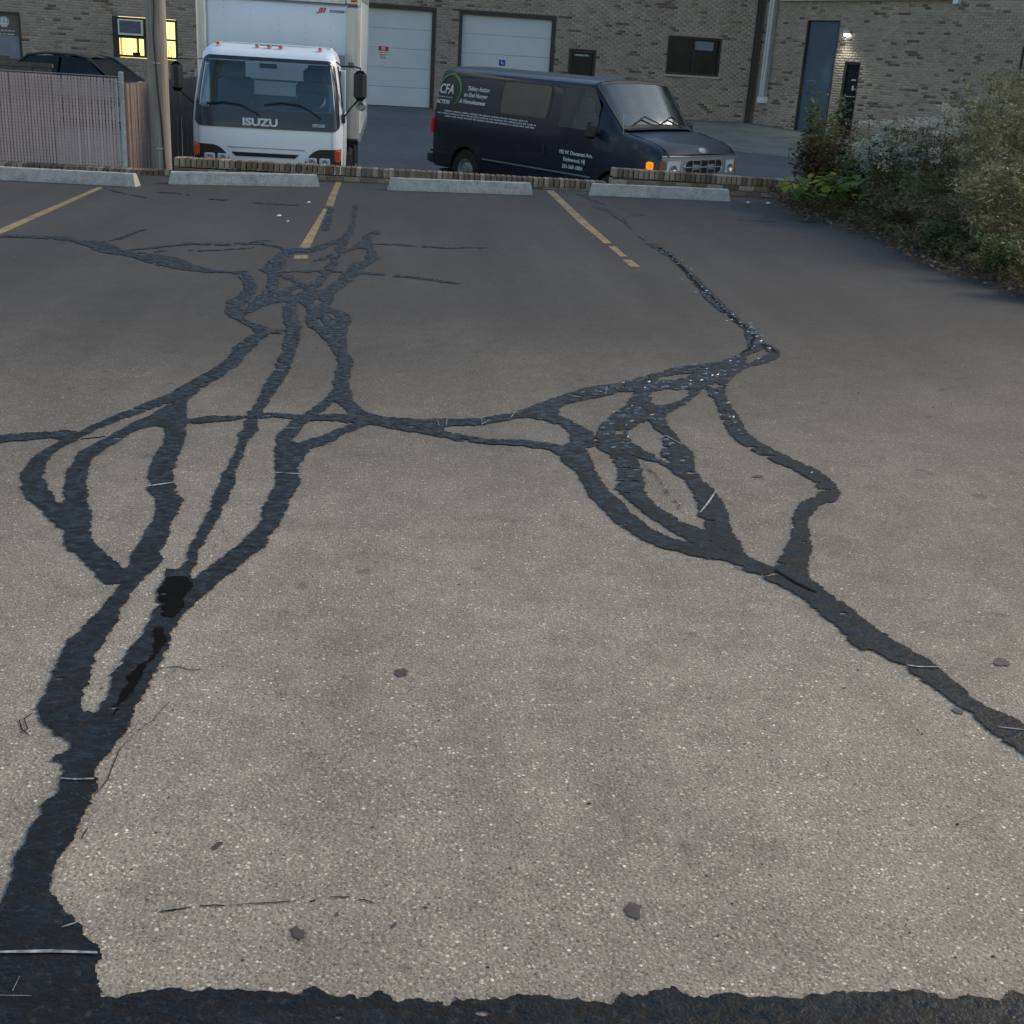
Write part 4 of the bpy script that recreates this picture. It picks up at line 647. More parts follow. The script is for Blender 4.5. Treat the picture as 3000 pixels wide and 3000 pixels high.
pb=MB().add([(0,0,0),(.196,0,0),(.196,0,.0577),(0,0,.0577),(.003,-.010,.003),(.193,-.010,.003),(.193,-.010,.0547),(.003,-.010,.0547)],[(4,5,6,7),(0,1,5,4),(1,2,6,5),(2,3,7,6),(3,0,4,7)]).build('brick',MT['bricko'],wg)
for k,(u,z) in enumerate(pc):
    o_=Wg(u,0,z); m=Matrix([[GD.x,-GN.x,0,o_.x],[GD.y,-GN.y,0,o_.y],[0,0,1,o_.z],[0,0,0,1]])
    if k==0: pb.matrix_local=m
    else: inst(pb,'brick',wg,m)
def fbox(mb,fn,u0,u1,d0,d1,z0,z1,tone=.5):
    vs=[fn(u,d,z) for z in (z0,z1) for (u,d) in ((u0,d0),(u1,d0),(u1,d1),(u0,d1))]
    return mb.add(vs,[(0,3,2,1),(4,5,6,7),(0,1,5,4),(1,2,6,5),(2,3,7,6),(3,0,4,7)],tone)
def B(name,mat,parent,fn,*bs):
    mb=MB(); 
    for b in bs: fbox(mb,fn,*b)
    return mb.build(name,mat,parent)
# sectional garage doors
for gi,(u0,u1) in enumerate(((-1.85,.97),(1.65,4.47))):
    fr=B('garage_door_frame',MT['frame'],bd,Wm,(u0-.005,u0+.085,-.12,.02,0,2.80),(u1-.085,u1+.005,-.12,.02,0,2.80),(u0-.005,u1+.005,-.12,.024,2.72,2.83))
    for k in range(5):
        z0=.145+k*.517
        pn=MB(); fbox(pn,Wm,u0+.09,u1-.09,-.13,-.095,z0,z0+.509)
        for r in range(8): fbox(pn,Wm,u0+.10,u1-.10,-.096,-.091,z0+.022+r*.06,z0+.052+r*.06)
        pn.build('garage_door_panel',MT['door'],bd)
    B('threshold',MT['frame'],bd,Wm,(u0+.09,u1-.09,-.14,-.10,.02,.143))
def signplate(name,u0,u1,z0,z1,d,mat): return B(name,mat,bd,Wm,(u0,u1,d,d+.006,z0,z1))
s=signplate('parking_sign',-.63,-.34,1.36,1.73,-.091,MT['whitep']); s['label']='white sign with red print on the left garage door'
s2=B('red_print',MT['redp'],s,Wm,(-.625,-.54,-.084,-.082,1.60,1.725),(-.43,-.345,-.084,-.082,1.60,1.725),(-.54,-.43,-.084,-.082,1.70,1.725),(-.54,-.43,-.084,-.082,1.60,1.62),(-.61,-.36,-.084,-.082,1.545,1.565),(-.60,-.38,-.084,-.082,1.49,1.51))
B('dark_print',MT['greyp'],s,Wm,(-.59,-.38,-.084,-.082,1.40,1.425))
text('sign_text','NO',MT['redp'],s,Wm(-.535,-.083,1.63),WD,(0,0,1),.07,bold=.002,extr=.001); text('sign_text','PARKING',MT['redp'],s,Wm(-.60,-.083,1.445),WD,(0,0,1),.045,bold=.001,extr=.001)
s=signplate('accessible_sign',2.87,3.05,1.40,1.56,-.091,MT['bluep']); s['label']='small blue square sign on the right garage door'
B('wheel_symbol',MT['whitep'],s,Wm,(2.94,2.96,-.084,-.082,1.45,1.53),(2.94,3.0,-.084,-.082,1.47,1.485),(2.985,3.0,-.084,-.082,1.43,1.48))
B('sign_strip',MT['whitep'],bd,Wm,(2.83,3.08,-.091,-.087,1.655,1.68),(2.87,3.05,-.091,-.087,1.59,1.61))
# dark glazed door, right window
d=B('dark_door',MT['frame'],bd,Wm,(4.93,5.0,-.13,-.02,0,1.98),(5.68,5.745,-.13,-.02,0,1.98),(5.0,5.68,-.13,-.02,1.90,1.98)); B('door_glass',MT['paneglass'],d,Wm,(5.0,5.68,-.10,-.08,.1,1.90)); B('door_print',MT['palep'],d,Wm,(5.12,5.55,-.079,-.077,1.80,1.85))
w=B('window_frame',MT['frame'],bd,Wm,(7.935,7.99,-.13,-.02,1.47,2.52),(9.57,9.625,-.13,-.02,1.47,2.52),(7.99,9.57,-.13,-.02,2.47,2.52),(7.99,9.57,-.13,-.02,1.47,1.52),(8.76,8.80,-.12,-.04,1.52,2.47))
B('window_pane',MT['paneglass'],w,Wm,(7.99,8.76,-.09,-.075,1.52,2.47)); B('window_pane',MT['paneglass'],w,Wm,(8.80,9.57,-.10,-.085,1.52,2.47))
B('window_blind',MT['greyp'],w,Wm,(8.82,9.40,-.083,-.081,2.18,2.42))
B('window_sill',MT['stop'],bd,Wm,(7.90,9.66,-.10,.035,1.40,1.458))
# left window, lit room, air conditioner
w=B('window_frame',MT['frame'],bd,Wm,(-7.765,-7.62,-.13,-.01,1.04,2.05),(-6.16,-6.105,-.13,-.01,1.04,2.05),(-7.62,-6.16,-.13,-.01,1.99,2.05),(-7.62,-6.16,-.13,-.01,1.04,1.10),(-6.985,-6.50,-.13,-.01,1.10,1.99),(-7.62,-6.985,-.13,-.012,1.52,1.60),(-6.50,-6.16,-.13,-.012,1.51,1.56)); w['label']='window with lit panes and an air conditioner'
B('window_pane',MT['glassW'],w,Wm,(-7.62,-6.985,-.085,-.080,1.10,1.52)); B('window_pane',MT['glassW'],w,Wm,(-6.50,-6.16,-.085,-.080,1.10,1.51)); B('window_pane',MT['glassW'],w,Wm,(-6.50,-6.16,-.085,-.080,1.56,1.99))
lr=B('lit_interior',MT['lit'],bd,Wm,(-7.64,-6.14,-.42,-.40,1.0,2.1)); 
B('curtain',MT['litwarm'],bd,Wm,(-7.62,-7.56,-.36,-.34,1.05,1.55),(-7.20,-7.13,-.36,-.34,1.05,1.55),(-6.47,-6.43,-.36,-.34,1.05,1.55),(-7.48,-7.46,-.33,-.31,1.05,1.5))
B('room_clutter',MT['dark'],bd,Wm,(-7.30,-7.10,-.34,-.30,1.05,1.17),(-6.42,-6.40,-.34,-.30,1.05,1.35),(-6.36,-6.34,-.34,-.30,1.05,1.28),(-6.30,-6.28,-.34,-.30,1.05,1.38),(-7.17,-7.12,-.3,-.28,1.05,1.52))
ac=B('air_conditioner',MT['whitep'],bd,Wm,(-7.62,-6.99,-.1,.20,1.60,1.645),(-7.62,-6.99,-.1,.20,1.955,1.985),(-7.62,-7.585,-.1,.20,1.645,1.955),(-7.03,-6.99,-.1,.20,1.645,1.955))
B('grille',MT['greyp'],ac,Wm,*[(-7.585,-7.03,.10,.19,1.65+k*.0305,1.668+k*.0305) for k in range(10)]); B('grille_back',MT['dark'],ac,Wm,(-7.585,-7.03,0,.1,1.645,1.955))
# left door with emblem
d=B('entrance_door',MT['browndoor'],bd,Wm,(-11.1,-10.14,-.10,-.05,0,1.93)); B('door_frame',MT['frame'],d,Wm,(-10.14,-10.095,-.12,-.0,0,1.985),(-11.15,-10.14,-.12,0,1.93,1.985)); B('kick_panel',MT['greyp'],d,Wm,(-11.1,-10.16,-.049,-.045,.9,1.40),(-10.42,-10.16,-.046,-.040,.84,.90))
mb=MB(); mb.prism([(-10.50+.13*math.cos(a/16*6.283),1.74+.135*math.sin(a/16*6.283)) for a in range(16)],-.049,-.044,lambda a,b,c:Wm(a,c,b)); e=mb.build('emblem',MT['palep'],d)
B('emblem_mark',MT['whitep'],e,Wm,(-10.56,-10.53,-.043,-.041,1.70,1.83),(-10.47,-10.44,-.043,-.041,1.70,1.83),(-10.60,-10.42,-.043,-.041,1.68,1.71),(-10.57,-10.44,-.043,-.041,1.62,1.645))
B('door_lettering',MT['palep'],d,Wm,*[(-10.95+k*.09,-10.885+k*.09,-.049,-.045,1.505,1.54) for k in range(8)],*[(-10.95+k*.1,-10.87+k*.1,-.049,-.045,1.42,1.455) for k in range(7)])['kind']='stuff'
# wing: blue door, narrow dark door, lamp, downspout, gutter
d=B('blue_door',MT['bluedoor'],bd,Wg,(1.80,2.98,-.13,-.09,.05,3.12)); B('door_frame',MT['frame'],d,Wg,(1.785,1.83,-.13,-.0,0,3.13),(2.955,2.995,-.13,-.0,0,3.13)); B('door_handle',MT['grey_metal'],d,Wg,(2.84,2.90,-.09,-.04,1.15,1.19)); B('scuff',MT['greyp'],d,Wg,(1.95,2.3,-.0895,-.0885,1.5,1.53))
d=B('narrow_glazed_door',MT['frame'],bd,Wg,(3.365,3.42,-.13,-.02,0,2.06),(3.88,3.925,-.13,-.02,0,2.06),(3.42,3.88,-.13,-.02,2.0,2.06)); B('door_glass',MT['paneglass'],d,Wg,(3.42,3.88,-.09,-.08,.1,2.0)); B('door_notice',MT['palep'],d,Wg,(3.66,3.74,-.079,-.077,1.32,1.45),(3.62,3.78,-.079,-.077,1.58,1.62),(3.5,3.84,-.079,-.077,1.15,1.17))
lp=B('wall_lamp',MT['grey_metal'],bd,Wg,(3.20,3.46,0.012,.10,2.80,2.90)); mb=MB(); mb.add([Wg(3.26,.03,2.73),Wg(3.40,.03,2.73),Wg(3.40,.03,2.80),Wg(3.26,.03,2.80),Wg(3.28,.12,2.76),Wg(3.38,.12,2.76),Wg(3.38,.10,2.80),Wg(3.28,.10,2.80)],[(0,1,5,4),(4,5,6,7),(0,4,7,3),(1,2,6,5),(0,3,2,1)]); mb.build('lamp_lens',MT['wallpack'],lp)
ll=bpy.data.lights.new('wall_lamp_light','SPOT'); ll.energy=16; ll.spot_size=math.radians(150); ll.spot_blend=.6; ll.color=(.96,1.0,.86); ll.shadow_soft_size=.08; lo=bpy.data.objects.new('wall_lamp_light',ll); COL.objects.link(lo); lo.location=Wg(3.33,.20,2.70); lo.rotation_euler=(GN+Vector((0,0,-1.6))).to_track_quat('-Z','Y').to_euler(); lo.parent=bd
ds=B('downspout',MT['grey_metal'],bd,Wg,(.36,.58,.03,.18,.98,BH-.1)); B('spout_flute',MT['whitep'],ds,Wg,(.40,.43,.18,.192,1.0,6.85),(.50,.53,.18,.192,1.0,6.85)); B('spout_foot',MT['whitep'],ds,Wg,(.34,.60,.02,.20,.80,.98))
B('dark_pipe',MT['frame'],bd,Wm,(10.62,10.76,.02,.14,.1,BH-.1))
g=B('gutter',MT['whitep'],bd,Wg,(.72,6.85,.012,.13,3.66,3.76)); B('gutter_end',MT['whitep'],g,Wg,(6.72,6.86,.012,.15,3.56,3.66))
B('steel_hook',MT['black'],bd,Wg,(8.9,8.93,.01,.05,1.9,2.6))
# ------------------------------------------------------------------ box truck
TX,TY=-1.75,17.35; tz0=zlow(TX,TY+2.3); tk=empty('box_truck',(TX,TY,zlow(TX,TY)+.01)); tk.rotation_euler=(0,0,0)
tag(tk,'white box truck facing the camera with a black panel below its windscreen','truck')
def hw(z):   # cab half width
    return np.interp(z,[.45,.9,1.3,1.7,2.05,2.2,2.27],[.985,1.0,1.0,.968,.91,.875,.79])
def yf(z):   # cab front
    return np.interp(z,[.45,.8,1.05,1.3,1.5,2.1,2.2,2.26,2.29],[.05,.0,.0,.02,.06,.30,.38,.55,.85])
def cabp(s,z,off=0):
    w=hw(z); y=yf(z)+.05*s*s+.14*max(0,abs(s)-.86)**2/.0196
    return Vector((s*w*(1 if abs(s)<=1 else 1),y-off,z))
SS=[-1,-.985,-.95,-.90,-.85,-.7,-.5,-.25,0,.25,.5,.7,.85,.90,.95,.985,1]; ZZ=[.5,.62,.8,.95,1.1,1.26,1.45,1.6,1.8,2.0,2.08,2.16,2.22,2.265,2.285]
mb=MB(); vs=[]; nS=len(SS)
for z in ZZ:
    vs+= [cabp(s,z) for s in SS]
fs=[]
for j in range(len(ZZ)-1):
    for i in range(nS-1):
        zc=(ZZ[j]+ZZ[j+1])/2; sc=(SS[i]+SS[i+1])/2
        if 1.45<zc<2.08 and abs(sc)<.9: continue
        a=j*nS+i; fs.append((a,a+1,a+nS+1,a+nS))
mb.add(vs,fs)
# sides and roof back to the rear wall of the cab
for sgn in (-1,1):
    prof=[(z,hw(z),yf(z)+.19) for z in ZZ]; n=len(prof); vs=[(sgn*w,y,z) for z,w,y in prof]+[(sgn*w,1.50,z) for z,w,y in prof]; fs=[]
    for j in range(n-1):
        zc=(ZZ[j]+ZZ[j+1])/2
        if 1.45<zc<2.0: continue
        fs.append((j,j+1,j+1+n,j+n))
    mb.add(vs,fs)
    mb.box((sgn*.95-.03,1.25,1.45),(sgn*.95+.03,1.50,2.0))
zt=2.285; 
mb.grid(lambda u,v:Vector(((u*2-1)*hw(zt)*1.0,yf(zt)+.05*(u*2-1)**2+v*(1.50-yf(zt)),zt+.012*(1-(2*u-1)**2))),8,4)
cab=mb.build('cab',MT['white'],tk,True,fix=True)
# rear wall of the cab with its window
mb=MB()
for a,b_ in (((-.97,1.46,.6),(-.44,1.5,2.2)),((.44,1.46,.6),(.97,1.5,2.2)),((-.44,1.46,.6),(.44,1.5,1.60)),((-.44,1.46,2.07),(.44,1.5,2.26)),((-.44,1.455,1.79),(.44,1.49,1.815))): mb.box(a,b_)
mb.build('cab_rear_wall',MT['dash'],cab)
MB().box((-.96,.1,.75),(.96,1.46,.80)).build('cab_floor',MT['dark'],cab)
def seat(mb,x,w,zt,y=1.15):
    mb.bbox((x-w/2,y,.85),(x+w/2,y+.16,zt-.18),.05); mb.bbox((x-w*.30,y+.02,zt-.2),(x+w*.30,y+.13,zt),.04); mb.bbox((x-w/2,y-.45,.95),(x+w/2,y+.05,1.12),.05)
mb=MB(); seat(mb,.55,.52,2.0); mb.build('driver_seat',MT['seat'],cab); mb=MB(); mb.bbox((-.80,1.2,.85),(-.30,1.35,1.84),.05); mb.bbox((-.8,.8,.95),(-.3,1.3,1.12),.05); mb.build('passenger_seat',MT['seat'],cab)
MB().bbox((-.93,.16,1.2),(.93,.62,1.46),.06).build('dashboard',MT['dash'],cab)
MB().lathe([(.20,-.012),(.215,0),(.20,.012),(.188,0),(.20,-.012)],(.52,.72,1.60),(0,-.55,.8),20).build('steering_wheel',MT['black'],cab,True)
mb=MB(); mb.bbox((-.13,.42,2.0),(.10,.45,2.06),.01); mb.build('rear_view_mirror',MT['black'],cab)
# dark surround, glass
def rr(x0,x1,z0,z1,r,n=6,m=8):
    pts=[]; cs=((x1-r,z1-r,0),(x0+r,z1-r,90),(x0+r,z0+r,180),(x1-r,z0+r,270))
    for q,(cx,cz,a0) in enumerate(cs):
        for k in range(n+1): a=math.radians(a0+90*k/n); pts.append((cx+r*math.cos(a),cz+r*math.sin(a)))
        c2=cs[(q+1)%4]; a=math.radians(a0+90); p=(cx+r*math.cos(a),cz+r*math.sin(a)); e=(c2[0]+r*math.cos(a),c2[1]+r*math.sin(a))
        for k in range(1,m): pts.append((p[0]+(e[0]-p[0])*k/m,p[1]+(e[1]-p[1])*k/m))
    return pts
out_=rr(-.968,.968,1.25,2.14,.10,8); inn=rr(-.925,.925,1.49,2.095,.07,8)
def lerp(a,b,t): return a+(b-a)*t
mb=MB(); n=len(out_); K=6; vs=[]; fs=[]
for k in range(K+1):
    for a,b_ in zip(out_,inn): vs.append(cabp(lerp(a[0],b_[0],k/K),lerp(a[1],b_[1],k/K),.014))
for k in range(K):
    for i in range(n): j=(i+1)%n; fs.append((k*n+i,k*n+j,(k+1)*n+j,(k+1)*n+i))
mb.add(vs,fs).build('windscreen_surround',MT['frit'],tk,True)
mb=MB(); mb.grid(lambda u,v:cabp(-.93+1.86*u,1.47+.635*v,.004),20,8).build('windscreen',MT['glassT'],tk,True)
yI=cabp(0,1.28).y-.019
text('maker_lettering','ISUZU',MT['whitep'],tk,(-.325,yI,1.288),(1,0,0),(0,.0,1),.128,bold=.0055,extr=.004,wscale=1.33)
MB().box((.60,yI+.0,1.305),(.77,yI+.03,1.345)).build('badge',MT['palep'],tk)
for q in ([(-.81,1.535),(-.60,1.56),(-.37,1.545),(-.24,1.49),(-.10,1.42)],[(-.04,1.555),(.20,1.59),(.46,1.57),(.60,1.50),(.72,1.415)]):
    mb=MB(); mb.tube([cabp(x,z,.03) for x,z in q[:3]],.016,6); mb.tube([cabp(x,z,.035) for x,z in q[2:]],.011,6); mb.build('wiper',MT['black'],tk,True)
# lower front: lamp bezels, lamps, signals, slot, bumper
for s in (-1,1):
    mb=MB(); mb.grid(lambda u,v:cabp(s*(.49+.495*u),.80+(float(np.interp(u,[0,.1,.25,.4,1],[.02,.11,.18,.215,.225])))*v,.010),14,4); bz=mb.build('lamp_bezel',MT['black'],tk)
    for x0,x1 in ((.52,.665),(.69,.845)):
        a=cabp(s*(x0+x1)/2,.85,0); mb=MB(); mb.bbox((a.x-.072,a.y-.035,.79),(a.x+.072,a.y+.02,.905),.012); h=mb.build('headlight',MT['lamp'],tk)
        MB().lathe([(.0,0),(.03,.004),(.045,.02)],(a.x,a.y-.036,.845),(0,-1,0),12).build('reflector',MT['chrome'],h,True)
    a=cabp(s*.93,.95,0); mb=MB(); mb.bbox((s*.935-.05,.03,.86),(s*.935+.05,.20,1.02),.02); mb.build('turn_signal',MT['orange'],tk)
mb=MB(); mb.prism([(-.47,.935),(.42,.935),(.37,.885),(-.42,.885)],-.012,.05,lambda a,b,c:Vector((a,c,b))); mb.build('air_slot',MT['dark'],tk)
for z_,a,b_ in ((1.0,-.52,.50),): MB().box((a,-.004,z_-.006),(b_,.02,z_+.001)).build('panel_gap',MT['greyp'],tk)
for x in (-.905,.86):
    q=[cabp(x/ .995,z,.004) for z in (1.03,1.1,1.26)]; MB().tube(q,.003,4).build('panel_gap',MT['greyp'],tk)
mb=MB(); mb.bbox((-1.0,-.06,.38),(1.0,.12,.72),.03); mb.build('bumper',MT['white'],tk,True)
MB().box((-.3,-.065,.45),(.3,-.058,.58)).build('number_plate',MT['palep'],tk)
for x in (-.69,-.17,-.01,.145,.67):
    p=Vector((x,yf(2.26)+.05*x*x-.0,2.262)); MB().lathe([(.030,0),(.030,.010),(.026,.026),(.014,.037),(0,.040)],p,(0,0,1),12).build('marker_light',MT['orange'],tk,True)
MB().tube([(-.15,.56,2.285),(.13,.56,2.285)],.004,4).build('marker_cable',MT['black'],tk)
# mirrors
mb=MB(); mb.bbox((1.14,.08,1.67),(1.315,.20,2.05),.05); mr=mb.build('mirror',MT['black'],tk,True)
MB().tube([(.90,.38,2.13),(.98,.22,2.09),(1.14,.14,2.10),(1.23,.14,2.08),(1.23,.14,2.0)],.012,6).build('mirror_arm',MT['black'],tk,True); MB().tube([(1.0,.3,1.42),(1.10,.2,1.56),(1.22,.15,1.70)],.011,6).build('mirror_arm',MT['black'],tk,True); MB().tube([(.92,.33,2.08),(.955,.30,1.85),(.985,.28,1.6),(.965,.27,1.45)],.012,6).build('grab_rail',MT['black'],tk,True)
MB().bbox((.98,.2,1.36),(1.03,.3,1.48),.01).build('mirror_bracket',MT['black'],tk)
mb=MB(); mb.lathe([(.05,0),(.075,.02),(.07,.05),(.0,.07)],(1.24,.17,1.60),(0,1,.2),14); mb.build('convex_mirror',MT['grey_metal'],tk,True)
mb=MB(); mb.bbox((-1.26,.08,1.66),(-1.10,.20,2.03),.05); mb.build('mirror',MT['black'],tk,True)
MB().tube([(-.88,.38,2.08),(-1.0,.2,2.07),(-1.18,.14,2.07),(-1.18,.14,1.98)],.011,6).build('mirror_arm',MT['black'],tk,True); MB().tube([(-.98,.3,1.5),(-1.08,.2,1.6),(-1.18,.15,1.70)],.010,6).build('mirror_arm',MT['black'],tk,True)
# cab side glass
for s in (-1,1):
    MB().add([(s*.978,.55,1.46),(s*.978,1.25,1.46),(s*.905,1.25,1.99),(s*.905,.58,1.99)],[(0,1,2,3)]).build('side_window',MT['glassT'],tk)
    MB().box((s*.99-.012,.5,.55),(s*.99+.012,.506,1.45)).build('door_gap',MT['black'],tk)
# cargo box
by=1.86; BW=1.17; BT=3.30
mb=MB(); mb.box((-BW+.02,by+.03,1.0),(BW-.02,by+4.35,BT-.03)); bx=mb.build('cargo_box',MT['boxwhite'],tk)
MB().box((-BW+.17,by+.012,1.02),(BW-.19,by+.03,2.86)).build('front_panel',MT['boxwhite'],bx)
for x in (-.78,-.40,0,.38,.74):
    mb=MB()
    for k in range(21): mb.lathe([(.0065,0),(.0045,-.004),(0,-.005)],(x,by+.012,1.06+k*.088),(0,1,0),5)
    mb.build('rivet',MT['silver'],bx)
for s,wd_ in ((-1,.14),(1,.21)):
    x0,x1=(BW-wd_,BW) if s>0 else (-BW,-BW+wd_)
    mb=MB(); mb.bbox((x0,by-.022,1.0),(x1,by+.10,2.865),.03); mb.build('corner_post',MT['alu'],bx,True)
    mb=MB(); mb.bbox((x0-.005,by-.03,2.865),(x1+.003,by+.12,BT),.03); mb.build('corner_cap',MT['alu'],bx,True)
    xl=s*(BW-.10); MB().bbox((xl-.045,by-.048,2.915),(xl+.045,by-.03,2.965),.01).build('marker_light',MT['orange'],bx)
mb=MB(); mb.bbox((-BW+.14,by-.015,2.865),(BW-.21,by+.06,BT),.02); mb.build('top_rail',MT['alu'],bx,True); MB().box((-BW+.14,by-.018,2.855),(BW-.21,by,2.872)).build('seam_strip',MT['greyp'],bx)
mb=MB()
for k in range(44): mb.lathe([(.006,0),(.004,-.004),(0,-.005)],(-BW+.17+k*.0455,by-.0155,2.885),(0,1,0),5)
mb.build('rivet',MT['silver'],bx)
mb=MB(); mb.box((BW-.022,by+.1,1.05),(BW-.002,by+4.3,2.95)); mb.build('side_panel',MT['boxwhite'],bx); MB().box((-BW+.002,by+.1,1.05),(-BW+.022,by+4.3,2.95)).build('side_panel',MT['boxwhite'],bx)
for s in (-1,1):
    mb=MB()
    mb.box((s*BW-.012,by+.1,2.95),(s*BW+.012,by+4.36,BT)); mb.box((s*BW-.012,by+.1,.98),(s*BW+.012,by+4.36,1.10)); mb.box((s*BW-.012,by+4.22,1.10),(s*BW+.012,by+4.36,2.95))
    for k in range(6): mb.box((s*BW-.006,by+.7+k*.6,1.1),(s*BW+.006,by+.73+k*.6,2.95))
    mb.build('side_rail',MT['alu'],bx)
tx=text('box_logo','JEI',MT['redp'],bx,(.56,by-.001+.008,2.755),(1,0,0),(0,0,1),.085,shear=.35,bold=.003,extr=.002,wscale=1.15); text('box_logo','SUPREME',MT['greyp'],bx,(.72,by+.007,2.758),(1,0,0),(0,0,1),.052,shear=.3,bold=.0015,extr=.002,wscale=1.0)
MB().box((.53,by+.006,2.748),(.60,by+.010,2.753)).build('logo_stroke',MT['redp'],bx)
text('box_lettering','III',MT['black'],bx,(1.0,by-.024,2.02),(1,0,0),(0,0,1),.11,bold=.004,extr=.001)
mb=MB(); mb.box((-.45,.6,.55),(-.35,by+4.3,.78)); mb.box((.35,.6,.55),(.45,by+4.3,.78))
for k in range(8): mb.box((-1.1,by+.2+k*.55,.92),(1.1,by+.28+k*.55,1.0))
mb.build('chassis_frame',MT['black'],tk)
MB().bbox((.55,1.8,.42),(1.05,2.7,.85),.05).build('fuel_tank',MT['black'],tk,True)
def wheel(parent,c,axis,r,w,rim,n=24,rm='silver'):
    t=MB().lathe([(rim,-w/2),(r-.03,-w/2),(r-.008,-w/2+.02),(r,-w/4),(r,w/4),(r-.008,w/2-.02),(r-.03,w/2),(rim,w/2),(rim-.01,w/2-.03),(rim-.01,-w/2+.03),(rim,-w/2)],c,axis,n).build('wheel',MT['rubber'],parent,True)
    MB().lathe([(rim,w/2-.004),(rim-.018,w/2-.008),(rim-.03,w/2-.035),(rim*.72,w/2-.05),(rim*.55,w/2-.02),(rim*.34,w/2-.015),(rim*.30,w/2+.012),(0,w/2+.016)],c,axis,n).build('rim',MT[rm],t,True); return t
for s in (-1,1):
    wheel(tk,(s*.86,.78,.39),(s,0,0),.39,.22,.22); wheel(tk,(s*.95,3.9,.39),(s,0,0),.39,.22,.22); wheel(tk,(s*.70,3.9,.39),(s,0,0),.39,.22,.22)
    MB().box((s*.83-.14,.35,.42),(s*.83+.14,.36,.62)).build('mud_flap',MT['black'],tk); MB().box((s*.85-.22,4.45,.28),(s*.85+.22,4.46,.95)).build('mud_flap',MT['black'],tk); MB().box((s*.85-.2,3.35,.3),(s*.85+.2,3.36,.95)).build('mud_flap',MT['black'],tk)
MB().box((-.5,4.0-.05,.33),(.5,4.05,.45)).build('axle',MT['black'],tk)
tk.rotation_euler=(math.atan(.022),0,0)
# ------------------------------------------------------------------ passenger van
hd=math.radians(-52.16); vz=Vector((0,-.022,1)).normalized(); vx=Vector((math.cos(hd),math.sin(hd),0)); vx=(vx-vz*vx.dot(vz)).normalized(); vy=vz.cross(vx)
vn=empty('passenger_van'); vn.matrix_world=Matrix([[vx[i],vy[i],vz[i],(.58,22.82,-.66)[i]] for i in range(3)]+[[0,0,0,1]])
tag(vn,'dark navy van lettered on its side, parked at an angle behind the brick kerb','van')
VW=2.02
def ring(x):
    e=0.0
    if x<.25: e=.06*(1-x/.25)**2
    if x>4.9: e=.09*((x-4.9)/.48)**2.2
    body=[(.03,.36),(.004,.50),(0,.80),(0,1.02),(0,1.31),(.034,1.48),(.084,1.73),(.122,1.92),(.155,1.98),(.25,2.02),(.55,2.05),(1.01,2.06)]
    zt=np.interp(x,[4.35,4.75,5.15,5.30,5.38],[1.385,1.33,1.25,1.18,1.10])
    hood=[(.03,.36),(.004,.50),(0,min(.80,zt-.14)),(0,min(1.02,zt-.11)),(.03,zt-.085),(.06,zt-.065),(.10,zt-.048),(.15,zt-.036),(.22,zt-.028),(.34,zt-.018),(.62,zt-.005),(1.01,zt)]
    t=float(np.clip((x-3.80)/.60,0,1)); rb=float(np.clip((.12-x)/.12,0,1))*.03
    pts=[]
    for (a,b),(c,d) in zip(body,hood):
        yy=a+(c-a)*t+e; zz=b+(d-b)*t-(rb if b>1.9 and t==0 else 0); pts.append((yy,zz))
    full=pts+[(VW-y,z) for y,z in pts[-2::-1]]
    out=[]
    for y,z in full:
        xx=x
        if x<.2: xx=x+.085*max(0,z-.9)*(1-x/.2)
        if x>5.2: xx=x-.07*(abs(y-1.01)/1.01)**3*((x-5.2)/.18)
        out.append(Vector((xx,y,z)))
    return out
XS=[0,.06,.2,.52,.95,1.38,1.75,2.1,2.5,2.95,3.19,3.4,3.65,3.80,3.92,4.02,4.2,4.40,4.6,4.88,5.05,5.2,5.30,5.38]; XS=[x for x in XS]
rings=[ring(x) for x in XS]; NR=len(rings[0]); mb=MB(); vs=[p for r in rings for p in r]; fs=[]
def hole(i,j):
    x=(XS[i]+XS[i+1])/2
    if 3.19<x<4.02 and (j in (4,5,6) or NR-2-j in (4,5,6)): return True
    if 3.80<x<4.40 and 8<=j<=NR-2-8: return True
    if (.52<x<1.38 or 4.02<x<4.88) and (j in (0,1) or NR-2-j in (0,1)): return True
    return False
for i in range(len(XS)-1):
    for j in range(NR-1):
        if hole(i,j): continue
        a=i*NR+j; fs.append((a,a+1,a+NR+1,a+NR))
fs.append(tuple(range(NR))); fs.append(tuple(range(len(XS)*NR-1,(len(XS)-1)*NR-1,-1)))
body=mb.add(vs,fs).build('body',MT['navy'],vn,True)
def sy(z): return np.interp(z,[1.31,1.48,1.73,1.92],[0,.034,.084,.122])
def overlay(name,pts,mat,parent,off=.006,far=False):
    q=[Vector((x,sy(z)-off,z)) for x,z in pts]
    if far: q=[Vector((v.x,VW-v.y,v.z)) for v in q]
    c=sum(q,Vector())/len(q); n=len(q); return MB().add(q+[c],[(i,(i+1)%n,n) for i in range(n)]).build(name,mat,parent)
